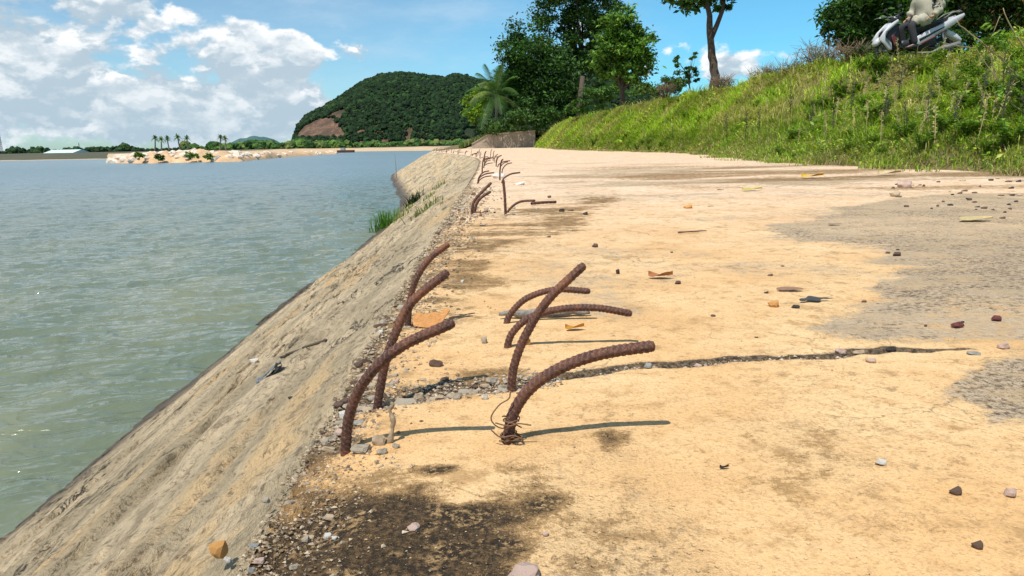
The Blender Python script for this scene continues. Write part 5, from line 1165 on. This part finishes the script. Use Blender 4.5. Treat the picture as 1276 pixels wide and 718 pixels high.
# shoulders turned towards the camera: shoulder axis direction in local x,y
ax = Vector((.62, -.78, 0)); pel = Vector((.16, 0, .90)); ch = Vector((.16, 0, 1.22)); nk = Vector((.17, 0, 1.46)); hd = Vector((.14, -.02, 1.60))
shN, shF = Vector((.16, 0, 1.38))+ax*.16, Vector((.16, 0, 1.38))-ax*.16
elN, wrN, haN = Vector((.30, -.26, 1.13)), Vector((.16, -.27, .95)), Vector((.08, -.25, .915))
elF, wrF, haF = Vector((.02, .24, 1.12)), Vector((-.10, .20, .96)), Vector((-.16, .18, .93))
hpN, knN, anN, toN = Vector((.16, -.10, .88)), Vector((-.28, -.17, .80)), Vector((-.16, -.20, .38)), Vector((-.34, -.20, .325))
hpF, knF, anF, toF = Vector((.16, .10, .88)), Vector((-.28, .17, .80)), Vector((-.16, .20, .38)), Vector((-.34, .20, .325))
V_ = [pel, ch, nk, hd-Vector((0, 0, .02)), hd+Vector((0, 0, .06)), shN, elN, wrN, shF, elF, wrF, hpN, knN, anN, toN, hpF, knF, anF, toF, haN, haF]
E_ = [(0, 1), (1, 2), (2, 3), (3, 4), (1, 5), (5, 6), (6, 7), (7, 19), (1, 8), (8, 9), (9, 10), (10, 20), (0, 11), (11, 12), (12, 13), (13, 14), (0, 15), (15, 16), (16, 17), (17, 18)]
R_ = [.13, .14, .055, .085, .09, .065, .042, .028, .065, .042, .028, .09, .06, .032, .02, .09, .06, .032, .02, .034, .034]
body = skinmesh('body', V_, E_, R_, m_skin, rider)
# fingers
for ha, dr in ((haN, Vector((-.75, .1, -.35))), (haF, Vector((-.6, .1, -.5)))):
    mb = MB(); dr = dr.normalized(); sd = dr.cross(Vector((0, 0, 1))).normalized()
    for k, l in enumerate((.062, .072, .068, .052)):
        s0 = ha+dr*.02+sd*(k-1.5)*.017; mb.tube([s0, s0+dr*l*.5, s0+dr*l*.8+Vector((0, 0, -l*.25)), s0+dr*l*.9+Vector((0, 0, -l*.5))], [.009, .0085, .008, .006], 7)
    s0 = ha+sd*.03; mb.tube([s0, s0+sd*.02+dr*.03, s0+sd*.012+dr*.055], [.011, .010, .007], 7); mb.build('fingers', m_skin, rider)
jk = skinmesh('jacket', [pel+Vector((0, 0, -.03)), Vector((.19, 0, 1.08)), ch+Vector((0, 0, .06)), Vector((.18, 0, 1.42)), shN, elN, wrN, shF, elF, wrF, Vector((.10, -.11, .885)), Vector((-.14, -.16, .875)), Vector((-.27, -.18, .82)), Vector((.10, .11, .885)), Vector((-.14, .15, .86))],
    [(0, 1), (1, 2), (2, 3), (2, 4), (4, 5), (5, 6), (2, 7), (7, 8), (8, 9), (0, 10), (10, 11), (11, 12), (0, 13), (13, 14)], [.20, .195, .20, .09, .115, .09, .065, .11, .09, .06, .14, .125, .105, .14, .12], m_khaki, rider)
# wrinkles
for v in jk.data.vertices:
    p = v.co; k = (float(fbm(p.x*4+p.z*3, p.z*9+p.x*9, 3, 95))-.5)*.11 - .02*math.exp(-abs(float(fbm(p.x*5+p.z*2, p.z*6-p.x*7, 2, 94))-.5)/.03); v.co = p+v.normal*k
skinmesh('trousers', [hpN, knN, anN+Vector((0, 0, -.01)), ], [(0, 1), (1, 2)], [.07, .088, .065], m_trs, rider); skinmesh('trousers', [hpF, knF, anF+Vector((0, 0, -.01))], [(0, 1), (1, 2)], [.07, .088, .065], m_trs, rider)
for a_, t_ in ((anN, toN), (anF, toF)): MB().loft([[(p.x+c0, p.y+c1*w_, .295+c2*h_) for c0, c1, c2 in ((0, -1, 0), (0, 1, 0), (0, .8, 1), (0, -.8, 1))] for p, w_, h_ in ((a_+Vector((.06, 0, 0)), .035, .09), (a_, .04, .10), (a_.lerp(t_, .6), .048, .06), (t_+Vector((-.06, 0, 0)), .035, .035))]).build('shoe', m_blk, rider)
# head details
def ell(c, r, n=14, m_=10):
    return [(c[0]+r[0]*math.cos(2*math.pi*j/n)*math.sin(math.pi*i/m_), c[1]+r[1]*math.sin(2*math.pi*j/n)*math.sin(math.pi*i/m_), c[2]+r[2]*math.cos(math.pi*i/m_)) for i in range(m_+1) for j in range(n)], grid_faces(m_+1, n)
def ellm(name, c, r, m, top=None):
    V, Q = ell(c, r); n = 14; Q = np.array([(i*n+j, i*n+(j+1) % n, (i+1)*n+(j+1) % n, (i+1)*n+j) for i in range(10) for j in range(n)])
    if top: V = [(x, y, max(z, c[2]-r[2]*top) if x < c[0] else z) for x, y, z in V]
    return mesh_np(name, np.array(V), Q, m, rider)
ellm('hair', (hd.x+.022, hd.y, hd.z+.075), (.098, .088, .085), m_hair, .05); ellm('nose', (hd.x-.092, hd.y, hd.z+.015), (.018, .013, .022), m_skin)
for s_ in (-1, 1): ellm('eye', (hd.x-.080, hd.y+s_*.032, hd.z+.042), (.010, .013, .008), m_blk); ellm('ear', (hd.x+.01, hd.y+s_*.088, hd.z+.02), (.018, .008, .03), m_skin)
ellm('mouth', (hd.x-.083, hd.y, hd.z-.03), (.008, .025, .007), m_redp)
def letters(txt, c, size):
    cu = bpy.data.curves.new('printed_letters', 'FONT'); cu.body = txt; cu.size = size; cu.extrude = .03; cu.align_x = 'CENTER'; cu.align_y = 'CENTER'; cu.offset = size*.02
    o = bpy.data.objects.new('printed_letters', cu); COL.objects.link(o); bpy.context.view_layer.update()
    me = bpy.data.meshes.new_from_object(o.evaluated_get(bpy.context.evaluated_depsgraph_get())); bpy.data.objects.remove(o)
    me.transform(Matrix.Translation(c) @ Matrix.Rotation(math.pi/2, 4, 'X') @ Matrix.Rotation(math.pi/2, 4, 'Z')); me.materials.clear(); me.materials.append(m_blk)
    y0 = min(v.co.y for v in me.vertices); bpy.context.view_layer.update()
    for v in me.vertices:
        ok, hit, nn, fi = jk.ray_cast(Vector((v.co.x, -2, v.co.z)), Vector((0, 1, 0))); v.co.y = (hit.y if ok else c.y) + (-.008 if v.co.y < y0+.02 else .004)
    o = bpy.data.objects.new('printed_letters', me); COL.objects.link(o); o.parent = rider; return o
letters('SH', Vector((.20, -.33, 1.19)), .15); letters('Z', Vector((.31, -.32, 1.27)), .12)
